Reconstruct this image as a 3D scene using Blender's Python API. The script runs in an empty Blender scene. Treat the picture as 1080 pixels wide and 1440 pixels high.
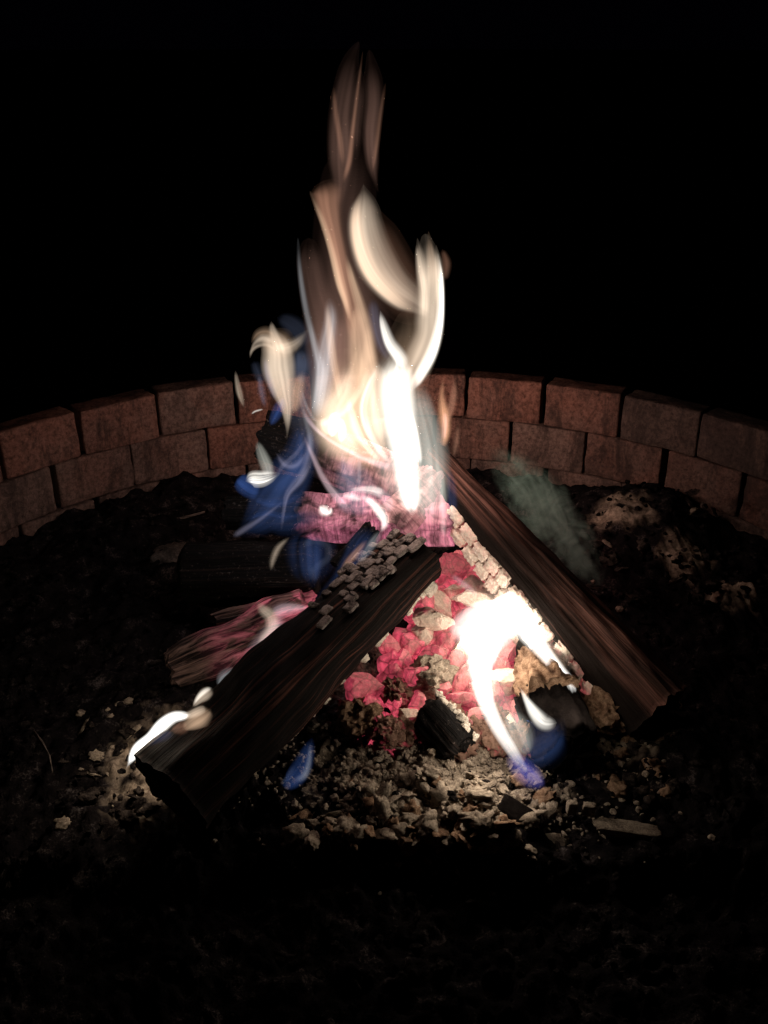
import bpy, bmesh, math, random
from mathutils import Vector, Matrix, noise

random.seed(7)
R = math.radians
SC = bpy.context.scene
COL = SC.collection

# ------------------------------------------------------------------ camera
TILT = R(25.4)
CAM = Vector((-0.008, -1.576, 1.24))
FOC = 1400.0                                   # focal length in photo pixels (1080 x 1440)
cd = bpy.data.cameras.new('camera')
cam = bpy.data.objects.new('camera', cd)
COL.objects.link(cam)
cam.location = CAM
cam.rotation_euler = (R(90) - TILT, 0, 0)
cd.sensor_fit = 'VERTICAL'
cd.angle = 2 * math.atan(720 / FOC)
cd.clip_start = 0.02
cd.clip_end = 400
SC.camera = cam

# ------------------------------------------------------------------ night world
w = bpy.data.worlds.new('World')
SC.world = w
w.use_nodes = True
bg = w.node_tree.nodes['Background']
bg.inputs[0].default_value = (0.30, 0.22, 0.75, 1)
bg.inputs[1].default_value = 0.0006

# ------------------------------------------------------------------ view / render
vs = SC.view_settings
vs.view_transform = 'Standard'
vs.look = 'None'
vs.exposure = 0.0
vs.gamma = 1.0
vs.use_curve_mapping = False
cy = SC.cycles
cy.use_denoising = True
cy.max_bounces = 4
cy.diffuse_bounces = 2
cy.glossy_bounces = 2
cy.volume_bounces = 1
cy.transparent_max_bounces = 96
cy.sample_clamp_indirect = 2.0
cy.use_adaptive_sampling = True
cy.adaptive_threshold = 0.02


# ------------------------------------------------------------------ geometry helpers
def ray(px, py):
    u = (px - 540) / FOC
    v = (py - 720) / FOC
    return Vector((u, math.cos(TILT) - v * math.sin(TILT), -(math.sin(TILT) + v * math.cos(TILT))))


def at(px, py, Y):
    # Y counts from the heart of the fire, which stands a little behind the middle of the pit
    d = ray(px, py)
    Y = Y + 0.21 - 0.08 * max(0.0, min(1.3, (py - 780) / 235))
    return CAM + d * ((Y - CAM.y) / d.y)


def atz(px, py, z):
    d = ray(px, py)
    return CAM + d * ((z - CAM.z) / d.z)


def link(o, parent=None):
    COL.objects.link(o)
    if parent is not None:
        o.parent = parent
        o.matrix_parent_inverse = Matrix.Translation(parent.location).inverted()
    return o


def tag(o, label=None, cat=None, group=None, kind=None):
    if label: o['label'] = label
    if cat: o['category'] = cat
    if group: o['group'] = group
    if kind: o['kind'] = kind
    return o


def thing(name, label, cat, loc, group=None):
    o = bpy.data.objects.new(name, None)
    o.empty_display_size = 0.05
    o.location = loc
    link(o)
    return tag(o, label, cat, group)


def mesh_obj(name, verts, faces, mat, parent=None, smooth=True, uvs=None):
    me = bpy.data.meshes.new(name)
    me.from_pydata(verts, [], faces)
    if smooth:
        me.polygons.foreach_set('use_smooth', [True] * len(me.polygons))
    if uvs is not None:
        ul = me.uv_layers.new(name='UVMap')
        for lp in me.loops:
            ul.data[lp.index].uv = uvs[lp.vertex_index]
    me.materials.append(mat)
    me.update()
    o = bpy.data.objects.new(name, me)
    return link(o, parent)


def fr(x, y, z, oct=4):
    return noise.fractal(Vector((x, y, z)), 0.9, 2.0, oct)


def nz(x, y, z):
    return noise.noise(Vector((x, y, z)))


# ------------------------------------------------------------------ material helpers
class NT:
    def __init__(self, name):
        self.m = bpy.data.materials.new(name)
        self.m.use_nodes = True
        self.t = self.m.node_tree
        self.t.nodes.clear()
        self.out = self.n('ShaderNodeOutputMaterial')

    def n(self, typ, **kw):
        nd = self.t.nodes.new(typ)
        for k, v in kw.items():
            setattr(nd, k, v)
        return nd

    def l(self, a, b):
        self.t.links.new(a, b)

    def noise(self, vec, scale, detail=5, rough=0.6, dist=0.0):
        nd = self.n('ShaderNodeTexNoise')
        nd.inputs['Scale'].default_value = scale
        nd.inputs['Detail'].default_value = detail
        nd.inputs['Roughness'].default_value = rough
        nd.inputs['Distortion'].default_value = dist
        self.l(vec, nd.inputs['Vector'])
        return nd.outputs['Fac']

    def vor(self, vec, scale, feature='DISTANCE_TO_EDGE'):
        nd = self.n('ShaderNodeTexVoronoi', feature=feature)
        nd.inputs['Scale'].default_value = scale
        self.l(vec, nd.inputs['Vector'])
        return nd.outputs['Distance']

    def ramp(self, fac, stops, interp='LINEAR'):
        nd = self.n('ShaderNodeValToRGB')
        nd.color_ramp.interpolation = interp
        el = nd.color_ramp.elements
        while len(el) < len(stops):
            el.new(0.5)
        for e, (p, c) in zip(el, stops):
            e.position = p
            if not hasattr(c, '__len__'):
                c = (c, c, c)
            e.color = (*c, 1)
        self.l(fac, nd.inputs[0])
        return nd.outputs[0]

    def map(self, vec, scale=(1, 1, 1), loc=(0, 0, 0)):
        nd = self.n('ShaderNodeMapping')
        nd.inputs['Scale'].default_value = scale
        nd.inputs['Location'].default_value = loc
        self.l(vec, nd.inputs['Vector'])
        return nd.outputs[0]

    def math(self, op, a, b):
        nd = self.n('ShaderNodeMath', operation=op)
        for i, x in enumerate((a, b)):
            if isinstance(x, (int, float)):
                nd.inputs[i].default_value = x
            else:
                self.l(x, nd.inputs[i])
        return nd.outputs[0]

    def mix(self, fac, a, b, blend='MIX'):
        nd = self.n('ShaderNodeMix', data_type='RGBA', blend_type=blend)
        for key, x in ((0, fac), (6, a), (7, b)):
            if isinstance(x, (int, float)):
                nd.inputs[key].default_value = x
            elif isinstance(x, tuple):
                nd.inputs[key].default_value = (*x, 1)
            else:
                self.l(x, nd.inputs[key])
        return nd.outputs[2]

    def coord(self, kind='Object'):
        return self.n('ShaderNodeTexCoord').outputs[kind]

    def pos(self):
        return self.n('ShaderNodeNewGeometry').outputs['Position']

    def rand(self):
        return self.n('ShaderNodeObjectInfo').outputs['Random']

    def pbr(self, col, rough=0.9, height=None, bump=0.5, dist=0.004, emis=None, estr=1.0, spec=0.2):
        p = self.n('ShaderNodeBsdfPrincipled')
        if isinstance(col, tuple):
            p.inputs['Base Color'].default_value = (*col, 1)
        else:
            self.l(col, p.inputs['Base Color'])
        if isinstance(rough, (int, float)):
            p.inputs['Roughness'].default_value = rough
        else:
            self.l(rough, p.inputs['Roughness'])
        p.inputs['Specular IOR Level'].default_value = spec
        if height is not None:
            b = self.n('ShaderNodeBump')
            b.inputs['Strength'].default_value = bump
            b.inputs['Distance'].default_value = dist
            self.l(height, b.inputs['Height'])
            self.l(b.outputs[0], p.inputs['Normal'])
        if emis is not None:
            self.l(emis, p.inputs['Emission Color'])
            if isinstance(estr, (int, float)):
                p.inputs['Emission Strength'].default_value = estr
            else:
                self.l(estr, p.inputs['Emission Strength'])
        self.l(p.outputs[0], self.out.inputs['Surface'])
        return self.m


def mat_brick():
    t = NT('weathered_brick')
    c = t.coord('Object')
    rnd = t.rand()
    off = t.n('ShaderNodeVectorMath', operation='ADD')
    t.l(c, off.inputs[0])
    cmb = t.n('ShaderNodeCombineXYZ')
    sc = t.math('MULTIPLY', rnd, 37.0)
    t.l(sc, cmb.inputs[0]); t.l(sc, cmb.inputs[2])
    t.l(cmb.outputs[0], off.inputs[1])
    v = off.outputs[0]
    big = t.noise(v, 9, 4, 0.6, 0.5)
    fine = t.noise(v, 85, 7, 0.8)
    tone = t.ramp(t.math('ADD', t.math('MULTIPLY', rnd, 0.5), t.math('MULTIPLY', big, 0.6)),
                  [(0.15, (0.17, 0.125, 0.11)), (0.5, (0.25, 0.165, 0.14)), (0.8, (0.31, 0.15, 0.115))])
    grit = t.ramp(fine, [(0.34, 0.3), (0.54, 1.0), (0.72, 1.5)])
    col = t.mix(1.0, tone, grit, 'MULTIPLY')
    st = t.ramp(t.noise(t.map(v, (1, 1, 0.35)), 14, 6, 0.75, 0.8), [(0.46, 0.0), (0.60, 1.0)])
    col = t.mix(t.math('MULTIPLY', st, 0.72), col, (0.045, 0.032, 0.03))
    pits = t.ramp(t.vor(v, 150, 'F1'), [(0.0, 0.0), (0.25, 1.0)])
    col = t.mix(t.math('MULTIPLY', t.math('SUBTRACT', 1.0, pits), 0.5), col, (0.03, 0.02, 0.02))
    side_shade = t.n('ShaderNodeAttribute', attribute_type='OBJECT', attribute_name='side_shade').outputs['Fac']
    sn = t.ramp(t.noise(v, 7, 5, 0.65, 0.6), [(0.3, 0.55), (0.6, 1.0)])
    col = t.mix(t.math('MULTIPLY', side_shade, sn), col, (0.028, 0.024, 0.024))  # painted side shade, broken up by noise
    h = t.math('ADD', t.math('MULTIPLY', fine, 1.0), t.math('MULTIPLY', pits, 0.4))
    return t.pbr(col, 0.95, h, 1.0, 0.007, spec=0.05)


def mat_ash(name, dark, light, lo=0.42, hi=0.62, sc=26, warm=None):
    t = NT(name)
    v = t.pos()
    a = t.noise(v, sc, 6, 0.68, 0.3)
    b = t.noise(v, sc * 9, 5, 0.7)
    f = t.ramp(t.math('ADD', t.math('MULTIPLY', a, 0.7), t.math('MULTIPLY', b, 0.3)), [(lo, dark), (hi, light)])
    col = t.mix(1.0, f, t.ramp(b, [(0.3, 0.6), (0.7, 1.15)]), 'MULTIPLY')
    if warm:
        col = t.mix(t.ramp(t.noise(v, sc * 0.6, 3), [(0.45, 0), (0.6, 1)]), col, warm)
    return t.pbr(col, 1.0, t.math('ADD', a, b), 0.8, 0.006, spec=0.0)


def mat_wood(name, char, brown, gray=None, streak=(0.5, 0.62), gscale=(2.0, 75.0)):
    """charred split wood; UV = metres along the grain, metres round the log"""
    t = NT(name)
    uv = t.coord('UV')
    g = t.noise(t.map(uv, (gscale[0], gscale[1], 1)), 1.0, 6, 0.62, 0.15)
    g2 = t.noise(t.map(uv, (6, 260, 1)), 1.0, 4, 0.6, 0.1)
    patch = t.noise(t.map(uv, (4, 9, 1)), 1.0, 3, 0.5)
    f = t.ramp(g, [(streak[0], 0.0), (streak[1], 1.0)])
    f = t.math('MULTIPLY', f, t.ramp(patch, [(0.35, 0.15), (0.6, 1.0)]))
    col = t.mix(f, char, brown)
    col = t.mix(1.0, col, t.ramp(g2, [(0.3, 0.45), (0.7, 1.35)]), 'MULTIPLY')
    if gray:
        sp = t.noise(t.pos(), 130, 4, 0.7)
        col = t.mix(t.ramp(sp, [(0.6, 0.0), (0.72, 0.6)]), col, gray)
    ch = t.n('ShaderNodeAttribute', attribute_name='charring').outputs['Fac']
    ch = t.ramp(t.math('ADD', ch, t.math('MULTIPLY', t.math('SUBTRACT', g, 0.5), 1.1)), [(0.35, 0.0), (0.62, 1.0)])
    fine_line = t.ramp(t.noise(t.map(uv, (0.9, 190, 1), (3, 7, 0)), 1.0, 2, 0.5), [(0.66, 0.0), (0.72, 0.5)])
    col = t.mix(ch, col, t.mix(fine_line, char, tuple(x * 0.6 for x in brown)))
    h = t.math('ADD', t.math('MULTIPLY', g, 1.0), t.math('MULTIPLY', g2, 0.35))
    return t.pbr(col, 0.85, h, 0.9, 0.006, spec=0.06)


def mat_ember(name, hot, ash, strength=1.0, lo=0.4, hi=0.6, sc=30, stretch=None, fade=None):
    """glowing coal: patches of ash over a hot body"""
    t = NT(name)
    v = t.pos() if stretch is None else t.map(t.coord('UV'), stretch)
    a = t.noise(v, sc if stretch is None else 1.0, 5, 0.6, 0.4)
    b = t.noise(t.pos(), 190, 4, 0.7)
    f = t.ramp(t.math('ADD', t.math('MULTIPLY', a, 0.8), t.math('MULTIPLY', b, 0.2)), [(lo, 1.0), (hi, 0.0)])
    if fade is not None:
        sx = t.n('ShaderNodeSeparateXYZ')
        t.l(t.coord('UV'), sx.inputs[0])
        f = t.math('MULTIPLY', f, t.ramp(t.math('DIVIDE', sx.outputs[0], fade[2]), [(fade[0], fade[3]), (fade[1], fade[4])]))
    ashc = t.mix(1.0, ash, t.ramp(b, [(0.3, 0.65), (0.7, 1.2)]), 'MULTIPLY')
    emis = t.mix(t.ramp(t.noise(t.pos(), 55, 3), [(0.35, 0), (0.7, 1)]), tuple(x * 0.55 for x in hot), hot)
    ck = t.ramp(t.vor(t.map(t.pos(), (1, 1, 1)), 34), [(0.0, 0.18), (0.06, 0.8), (0.3, 1.0)])
    spot = t.ramp(t.noise(t.pos(), 75, 5, 0.7), [(0.35, 0.55), (0.52, 1.05), (0.70, 1.8)])
    f = t.math('MULTIPLY', t.math('MULTIPLY', f, ck), spot)
    st = t.math('MULTIPLY', t.math('MULTIPLY', f, strength),
                t.math('ADD', t.math('MULTIPLY', t.rand(), 0.7), 0.6))
    return t.pbr(ashc, 0.95, t.math('ADD', a, t.math('MULTIPLY', b, 0.6)), 0.6, 0.004, emis, st, spec=0.1)


_fm = {}


def mat_flame(name, col, e):
    """thin burning gas: an even emission volume, brighter where the sheet is thicker"""
    key = (name, col, e)
    if key not in _fm:
        t = NT(name)
        em = t.n('ShaderNodeEmission')
        em.inputs[0].default_value = (*col, 1)
        em.inputs[1].default_value = e
        t.l(em.outputs[0], t.out.inputs['Volume'])
        _fm[key] = t.m
    return _fm[key]


M_BRICK = mat_brick()
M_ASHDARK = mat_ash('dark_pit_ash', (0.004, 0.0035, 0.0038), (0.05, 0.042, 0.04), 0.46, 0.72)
def mat_floor():
    t = NT('pit_floor_ash')
    v = t.pos()
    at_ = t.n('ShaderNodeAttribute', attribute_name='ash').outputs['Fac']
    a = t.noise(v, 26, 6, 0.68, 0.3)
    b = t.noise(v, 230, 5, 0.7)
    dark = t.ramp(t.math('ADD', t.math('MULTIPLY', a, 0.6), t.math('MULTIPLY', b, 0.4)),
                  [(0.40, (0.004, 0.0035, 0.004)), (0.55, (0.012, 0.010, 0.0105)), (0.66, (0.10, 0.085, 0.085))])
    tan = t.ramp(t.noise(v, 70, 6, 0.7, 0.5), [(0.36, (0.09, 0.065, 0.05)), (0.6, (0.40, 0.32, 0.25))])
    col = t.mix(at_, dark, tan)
    return t.pbr(col, 1.0, t.math('ADD', a, b), 0.8, 0.006, spec=0.0)


M_FLOOR = mat_floor()
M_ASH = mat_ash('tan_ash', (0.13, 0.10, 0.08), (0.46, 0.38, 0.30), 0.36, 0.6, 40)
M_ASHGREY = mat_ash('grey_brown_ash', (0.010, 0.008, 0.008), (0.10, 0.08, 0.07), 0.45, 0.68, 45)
M_ASHPALE = mat_ash('pale_cream_ash', (0.40, 0.31, 0.25), (0.80, 0.72, 0.62), 0.34, 0.55, 50)
M_ASHBROWN = mat_ash('brown_crumbled_ash', (0.10, 0.05, 0.03), (0.42, 0.28, 0.19), 0.38, 0.6, 60)
M_CHAR = mat_ash('black_char', (0.006, 0.005, 0.005), (0.022, 0.018, 0.017), 0.4, 0.7, 50)
M_ROCK = mat_ash('grey_stone', (0.06, 0.05, 0.045), (0.17, 0.14, 0.125), 0.35, 0.65, 20)
M_CHECK = mat_ash('grey_checked_char', (0.015, 0.012, 0.012), (0.30, 0.255, 0.24), 0.38, 0.56, 38)
M_SOIL = mat_ash('night_soil', (0.010, 0.009, 0.007), (0.03, 0.026, 0.02), 0.4, 0.7, 3)
M_WOODL = mat_wood('charred_split_wood', (0.007, 0.0055, 0.005), (0.12, 0.05, 0.037), None, (0.54, 0.66))
M_WOODR = mat_wood('brown_split_wood', (0.010, 0.007, 0.006), (0.19, 0.088, 0.070), None, (0.36, 0.66), (1.6, 60))
M_WOODB = mat_wood('black_charred_log', (0.005, 0.0045, 0.0045), (0.03, 0.02, 0.017), (0.16, 0.13, 0.12), (0.5, 0.7))
M_TWIG = mat_wood('grey_twig', (0.06, 0.05, 0.045), (0.3, 0.24, 0.21), None, (0.4, 0.6))
PINK = (0.92, 0.10, 0.17)
M_EMBER = mat_ember('pink_glowing_coal', PINK, (0.42, 0.20, 0.19), 0.66, 0.52, 0.70, 24)
M_EMBERA = mat_ember('ash_crusted_coal', PINK, (0.68, 0.56, 0.46), 0.42, 0.36, 0.52, 34)
M_EMBERD = mat_ember('dull_red_coal', (0.70, 0.07, 0.11), (0.16, 0.095, 0.07), 0.42, 0.32, 0.46, 60)
M_EMBERB = mat_ember('half_burnt_coal', (0.9, 0.14, 0.16), (0.78, 0.68, 0.58), 0.30, 0.4, 0.54, 30)


# ------------------------------------------------------------------ setting
def terrain():
    vs_, fs = [], []
    radii = [1.18, 1.28, 1.45, 1.8, 2.4, 3.4, 5, 8, 14, 26, 60, 150]
    n = 96
    for i, r in enumerate(radii):
        for k in range(n):
            a = 2 * math.pi * k / n
            x, y = r * math.cos(a), r * math.sin(a)
            vs_.append((x, y, -0.01 + 0.02 * fr(x * 2, y * 2, 0.3) * min(1, r - 0.9)))
    for i in range(len(radii) - 1):
        for k in range(n):
            fs.append((i * n + k, i * n + (k + 1) % n, (i + 1) * n + (k + 1) % n, (i + 1) * n + k))
    o = mesh_obj('ground', [(x, y, z) for x, y, z in vs_], fs, M_SOIL)
    return tag(o, kind='structure')


terrain()

RING = 1.157
MOUNDS = [  # x, y, radius, height
    (0.02, 0.22, 0.34, 0.035), (-0.33, 0.05, 0.26, 0.02), (0.10, -0.20, 0.20, 0.02),
    (0.63, 0.74, 0.20, 0.13), (0.78, 0.45, 0.25, 0.06), (-0.70, 0.50, 0.30, 0.03), (-0.55, 0.85, 0.30, 0.05),
    (0.66, -0.05, 0.2, 0.03), (0.2, 0.9, 0.4, 0.03),
]


ASH = [  # patches of pale ash on the char: x, y, rx, ry
    (0.09, -0.13, 0.21, 0.12), (-0.40, -0.09, 0.12, 0.15), (0.40, 0.03, 0.13, 0.13), (0.10, 0.10, 0.22, 0.2),
    (0.60, 0.72, 0.075, 0.075), (0.72, 0.55, 0.055, 0.055), (0.80, 0.42, 0.055, 0.05),
]


def ash_amount(x, y):
    k = -9.0
    for ax, ay, rx, ry in ASH:
        k = max(k, 1.35 - ((x - ax) / rx) ** 2 - ((y - ay) / ry) ** 2)
    if k <= -0.4:
        return 0.0
    return max(0.0, min(1.0, 0.75 * k + 0.8 * fr(x * 26, y * 26, 8.2, 4)))


def floor_z(x, y):
    z = 0.0
    for mx, my, r, h in MOUNDS:
        d2 = ((x - mx) ** 2 + (y - my) ** 2) / (r * r)
        z += h * math.exp(-d2 * d2 * 0.7 - 0.3 * d2)
    r = math.hypot(x, y)
    z += 0.075 * max(0, (r - 0.75) / 0.41) ** 2
    # the ash heap breaks off towards the viewer
    e = -0.315 + 0.06 * nz(x * 4, 1.3, 0.2)
    z -= 0.05 * max(0.0, min(1.0, (e - y) / 0.05))
    z += 0.024 * fr(x * 6, y * 6, 0.1, 3) + 0.014 * fr(x * 22, y * 22, 4.1, 4) + 0.008 * fr(x * 60, y * 60, 2.2, 4)
    k = ash_amount(x, y)
    if k > 0.05:
        c = noise.cell_vector(Vector((0, 0, 0)))
        d = noise.voronoi(Vector((x * 42 + 3 * nz(x * 20, y * 20, 1), y * 42, 0.4)))[0]
        z += k * (0.014 * (0.75 - d[0]) + 0.010 * fr(x * 95, y * 95, 7.7, 3))
    return z


def pit_floor():
    nr, na = 230, 520
    vs_, fs = [], []
    vs_.append((0, 0, floor_z(0, 0)))
    for i in range(1, nr + 1):
        r = 1.19 * (i / nr)
        for k in range(na):
            a = 2 * math.pi * k / na
            x, y = r * math.cos(a), r * math.sin(a)
            vs_.append((x, y, floor_z(x, y)))
    for k in range(na):
        fs.append((0, 1 + k, 1 + (k + 1) % na))
    for i in range(nr - 1):
        for k in range(na):
            a = 1 + i * na
            fs.append((a + k, a + na + k, a + na + (k + 1) % na, a + (k + 1) % na))
    o = mesh_obj('pit_floor', vs_, fs, M_FLOOR)
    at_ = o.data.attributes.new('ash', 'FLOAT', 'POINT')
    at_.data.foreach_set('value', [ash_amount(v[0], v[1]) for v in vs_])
    return tag(o, kind='structure')


FLOOR = pit_floor()


# ------------------------------------------------------------------ brick ring wall
def brick_mesh(i, L, D, H):
    bm = bmesh.new()
    bmesh.ops.create_cube(bm, size=1)
    bmesh.ops.scale(bm, vec=(L, D, H), verts=bm.verts)
    bmesh.ops.bevel(bm, geom=bm.edges[:], offset=0.005, segments=2, affect='EDGES', profile=0.5)
    bmesh.ops.subdivide_edges(bm, edges=[e for e in bm.edges if e.calc_length() > 0.05], cuts=5, use_grid_fill=True)
    for v in bm.verts:
        c = v.co
        n = v.normal
        k = fr(c.x * 14 + i * 9.1, c.y * 14, c.z * 14, 3) * 0.0028 + fr(c.x * 50 + i * 5.7, c.y * 50, c.z * 50, 2) * 0.0012
        edge = max(0, abs(c.x) / (L / 2) - 0.93) + max(0, abs(c.z) / (H / 2) - 0.9)
        k -= edge * 0.05 * max(0, nz(c.x * 30 + i * 3, c.y * 30, c.z * 30 + 7) + 0.1)
        v.co = c + n * k
    me = bpy.data.meshes.new('brick')
    bm.to_mesh(me)
    bm.free()
    me.polygons.foreach_set('use_smooth', [True] * len(me.polygons))
    me.materials.append(M_BRICK)
    return me


NB = 33
BH, BD = 0.126, 0.075
BANG = 2 * math.pi / NB
BL = 2 * RING * math.tan(BANG / 2)
wall = thing('fire_pit_wall', 'round fire pit wall of reddish brown bricks laid in staggered courses', 'wall', (0, 0, 0))
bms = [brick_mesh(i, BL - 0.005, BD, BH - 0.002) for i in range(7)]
PH0 = 0.196 + BANG / 2
PH1 = 0.312 + BANG / 2
TOPZ = 0.378
for course in range(3):
    zc = TOPZ - BH * (course + 0.5)
    ph = (PH0, PH1, PH0 + 0.02)[course]
    for k in range(NB):
        a = ph + k * BANG + random.uniform(-0.005, 0.005)
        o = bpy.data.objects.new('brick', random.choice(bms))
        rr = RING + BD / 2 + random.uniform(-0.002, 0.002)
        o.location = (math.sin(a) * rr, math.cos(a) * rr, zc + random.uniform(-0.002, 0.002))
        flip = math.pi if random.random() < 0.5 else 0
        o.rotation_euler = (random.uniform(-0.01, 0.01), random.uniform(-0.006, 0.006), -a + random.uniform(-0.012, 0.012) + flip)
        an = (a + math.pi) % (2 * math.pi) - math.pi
        o['side_shade'] = max(0.0, min(1.0, (an - 0.42) / 0.4)) * random.uniform(0.6, 0.85) if an > 0 else max(0.0, min(1.0, (-an - 0.5) / 0.5)) * random.uniform(0.15, 0.5)  # shade put into the brick colour, deeper towards the wall's far sides
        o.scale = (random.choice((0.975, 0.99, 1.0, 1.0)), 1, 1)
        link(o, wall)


# ------------------------------------------------------------------ logs
def chaikin(poly, it=1, k=0.18):
    for _ in range(it):
        q = []
        for i in range(len(poly)):
            a, b = Vector(poly[i]), Vector(poly[(i + 1) % len(poly)])
            q.append(a.lerp(b, k)); q.append(a.lerp(b, 1 - k))
        poly = q
    return [Vector(p) for p in poly]


def resample(poly, n):
    ls = [(poly[(i + 1) % len(poly)] - poly[i]).length for i in range(len(poly))]
    tot = sum(ls)
    out, i, acc = [], 0, 0.0
    for k in range(n):
        d = tot * k / n
        while acc + ls[i] < d:
            acc += ls[i]; i += 1
        out.append(poly[i].lerp(poly[(i + 1) % len(poly)], (d - acc) / ls[i]))
    return out, tot


def frame(A, B):
    a = (B - A).normalized()
    n = CAM - (A + B) / 2
    n = (n - a * n.dot(a)).normalized()
    s = a.cross(n)
    return a, s, n


def make_log(name, A, B, section, mat, parent, scale=(1, 1), nl=70, na=72, rough=0.004, coarse=0.006, jag=0.012,
             seed=0.0, bow=(0, 0), shape=None, charfn=None):
    """split log from A to B; section = polygon (s, n) in metres, n towards the viewer"""
    a, s, n = frame(A, B)
    L = (B - A).length
    poly, per = resample(chaikin(section, 2), na)
    cx = sum((p for p in poly), Vector((0, 0))) / na
    vs_, fs, uvs = [], [], []
    chv = []
    for j in range(nl + 1):
        t = j / nl
        k = scale[0] + (scale[1] - scale[0]) * t
        if shape: k *= shape(t)
        bend = math.sin(math.pi * t)
        for i, p in enumerate(poly):
            q = p * k
            out = (p - cx).normalized()
            d = coarse * fr(t * L * 5 + seed, q.x * 12, q.y * 12, 3)
            d += rough * fr(t * L * 7 + seed * 3, q.x * 110, q.y * 110, 4)
            q = q + out * d
            e = 0.0
            if jag:
                wgt = max(0, 1 - t * L / 0.02) - max(0, 1 - (1 - t) * L / 0.02)
                e = wgt * jag * fr(q.x * 40 + seed, q.y * 40, 3.3 + t, 3)
            vs_.append(A + a * (t * L + e) + s * (q.x + bow[0] * bend) + n * (q.y + bow[1] * bend))
            uvs.append((t * L + seed, per * abs(2 * i / na - 1)))
            chv.append(charfn(p, t) if charfn else 0.0)
    for j in range(nl):
        for i in range(na):
            i2 = (i + 1) % na
            fs.append((j * na + i, j * na + i2, (j + 1) * na + i2, (j + 1) * na + i))
    for end in (0, 1):
        base = end * nl * na
        rings = [list(range(base, base + na))]
        c0 = sum((vs_[q] for q in rings[0]), Vector()) / na
        for m in range(1, 6):
            ring = []
            for q in rings[0]:
                v = vs_[q].lerp(c0, m / 6)
                v = v + a * (jag * 0.7 * fr(v.x * 60, v.y * 60, v.z * 60, 3))
                ring.append(len(vs_)); vs_.append(v); uvs.append((uvs[q][0] + m * 0.01, uvs[q][1]))
            rings.append(ring)
        ci = len(vs_); vs_.append(c0); uvs.append(uvs[rings[0][0]])
        for m in range(5):
            for i in range(na):
                i2 = (i + 1) % na
                f = (rings[m][i], rings[m + 1][i], rings[m + 1][i2], rings[m][i2])
                fs.append(f if end else f[::-1])
        for i in range(na):
            f = (rings[5][i], ci, rings[5][(i + 1) % na])
            fs.append(f if end else f[::-1])
    fs = [tuple(reversed(f)) for f in fs]
    vs_ = [tuple(v) for v in vs_]
    o = mesh_obj(name, vs_, fs, mat, parent, True, uvs)
    ca = o.data.attributes.new('charring', 'FLOAT', 'POINT')
    ca.data.foreach_set('value', chv + [1.0] * (len(vs_) - len(chv)) if charfn else [0.0] * len(vs_))
    return o, (a, s, n, L)


def rock_mesh(name, seed, mat, sub=3, amp=0.28, freq=1.6, fine=0.10, flat=1.0, blocky=0.0, facet=False):
    bm = bmesh.new()
    bmesh.ops.create_icosphere(bm, subdivisions=sub, radius=1)
    rnd = random.Random(seed)
    planes = [(Vector((rnd.gauss(0, 1), rnd.gauss(0, 1), rnd.gauss(0, 1))).normalized(), rnd.uniform(0.36, 0.72)) for _ in range(13)]
    for v in bm.verts:
        c = v.co.copy()
        if blocky:
            m = max(abs(c.x), abs(c.y), abs(c.z))
            c = c.lerp(c / m * 0.85, blocky)
        if facet:
            for pn, pd in planes:
                d = c.dot(pn)
                if d > pd:
                    c -= pn * (d - pd)
        k = 1 + amp * fr(c.x * freq + seed * 3.7, c.y * freq, c.z * freq, 3) + fine * fr(c.x * 6 + seed, c.y * 6, c.z * 6, 3)
        c *= k
        c.z *= flat
        v.co = c
    me = bpy.data.meshes.new(name)
    bm.to_mesh(me)
    bm.free()
    if not facet:
        me.polygons.foreach_set('use_smooth', [True] * len(me.polygons))
    me.materials.append(mat)
    return me


def put(name, me, loc, size, rot=None, parent=None):
    o = bpy.data.objects.new(name, me)
    o.location = loc
    o.scale = size if hasattr(size, '__len__') else (size, size, size)
    o.rotation_euler = rot if rot else (random.uniform(0, 6.28), random.uniform(0, 6.28), random.uniform(0, 6.28))
    return link(o, parent)


def mat3(x, y, z):
    return Matrix((x, y, z)).transposed().to_euler()


# left front log: charred, black face to the viewer
A, B = atz(240, 1112, 0.085), at(588, 778, 0.06)
LL = thing('leaning_log', 'black charred split log leaning from lower left, its top end crusted grey', 'log', atz(252, 1130, 0.0))
sec_l = [(-0.066, -0.006), (-0.004, 0.044), (0.040, 0.034), (0.060, 0.000), (0.045, -0.045), (-0.02, -0.062)]
body, (a, s, n, L) = make_log('split_wood', A, B, sec_l, M_WOODL, LL, (1.55, 1.18), seed=1.0, rough=0.0016, coarse=0.012, jag=0.007)
blocks = [rock_mesh('char_block', 40 + i, M_CHECK, 3, 0.07, 1.3, 0.06, 1.0, 0.97) for i in range(8)]
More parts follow.
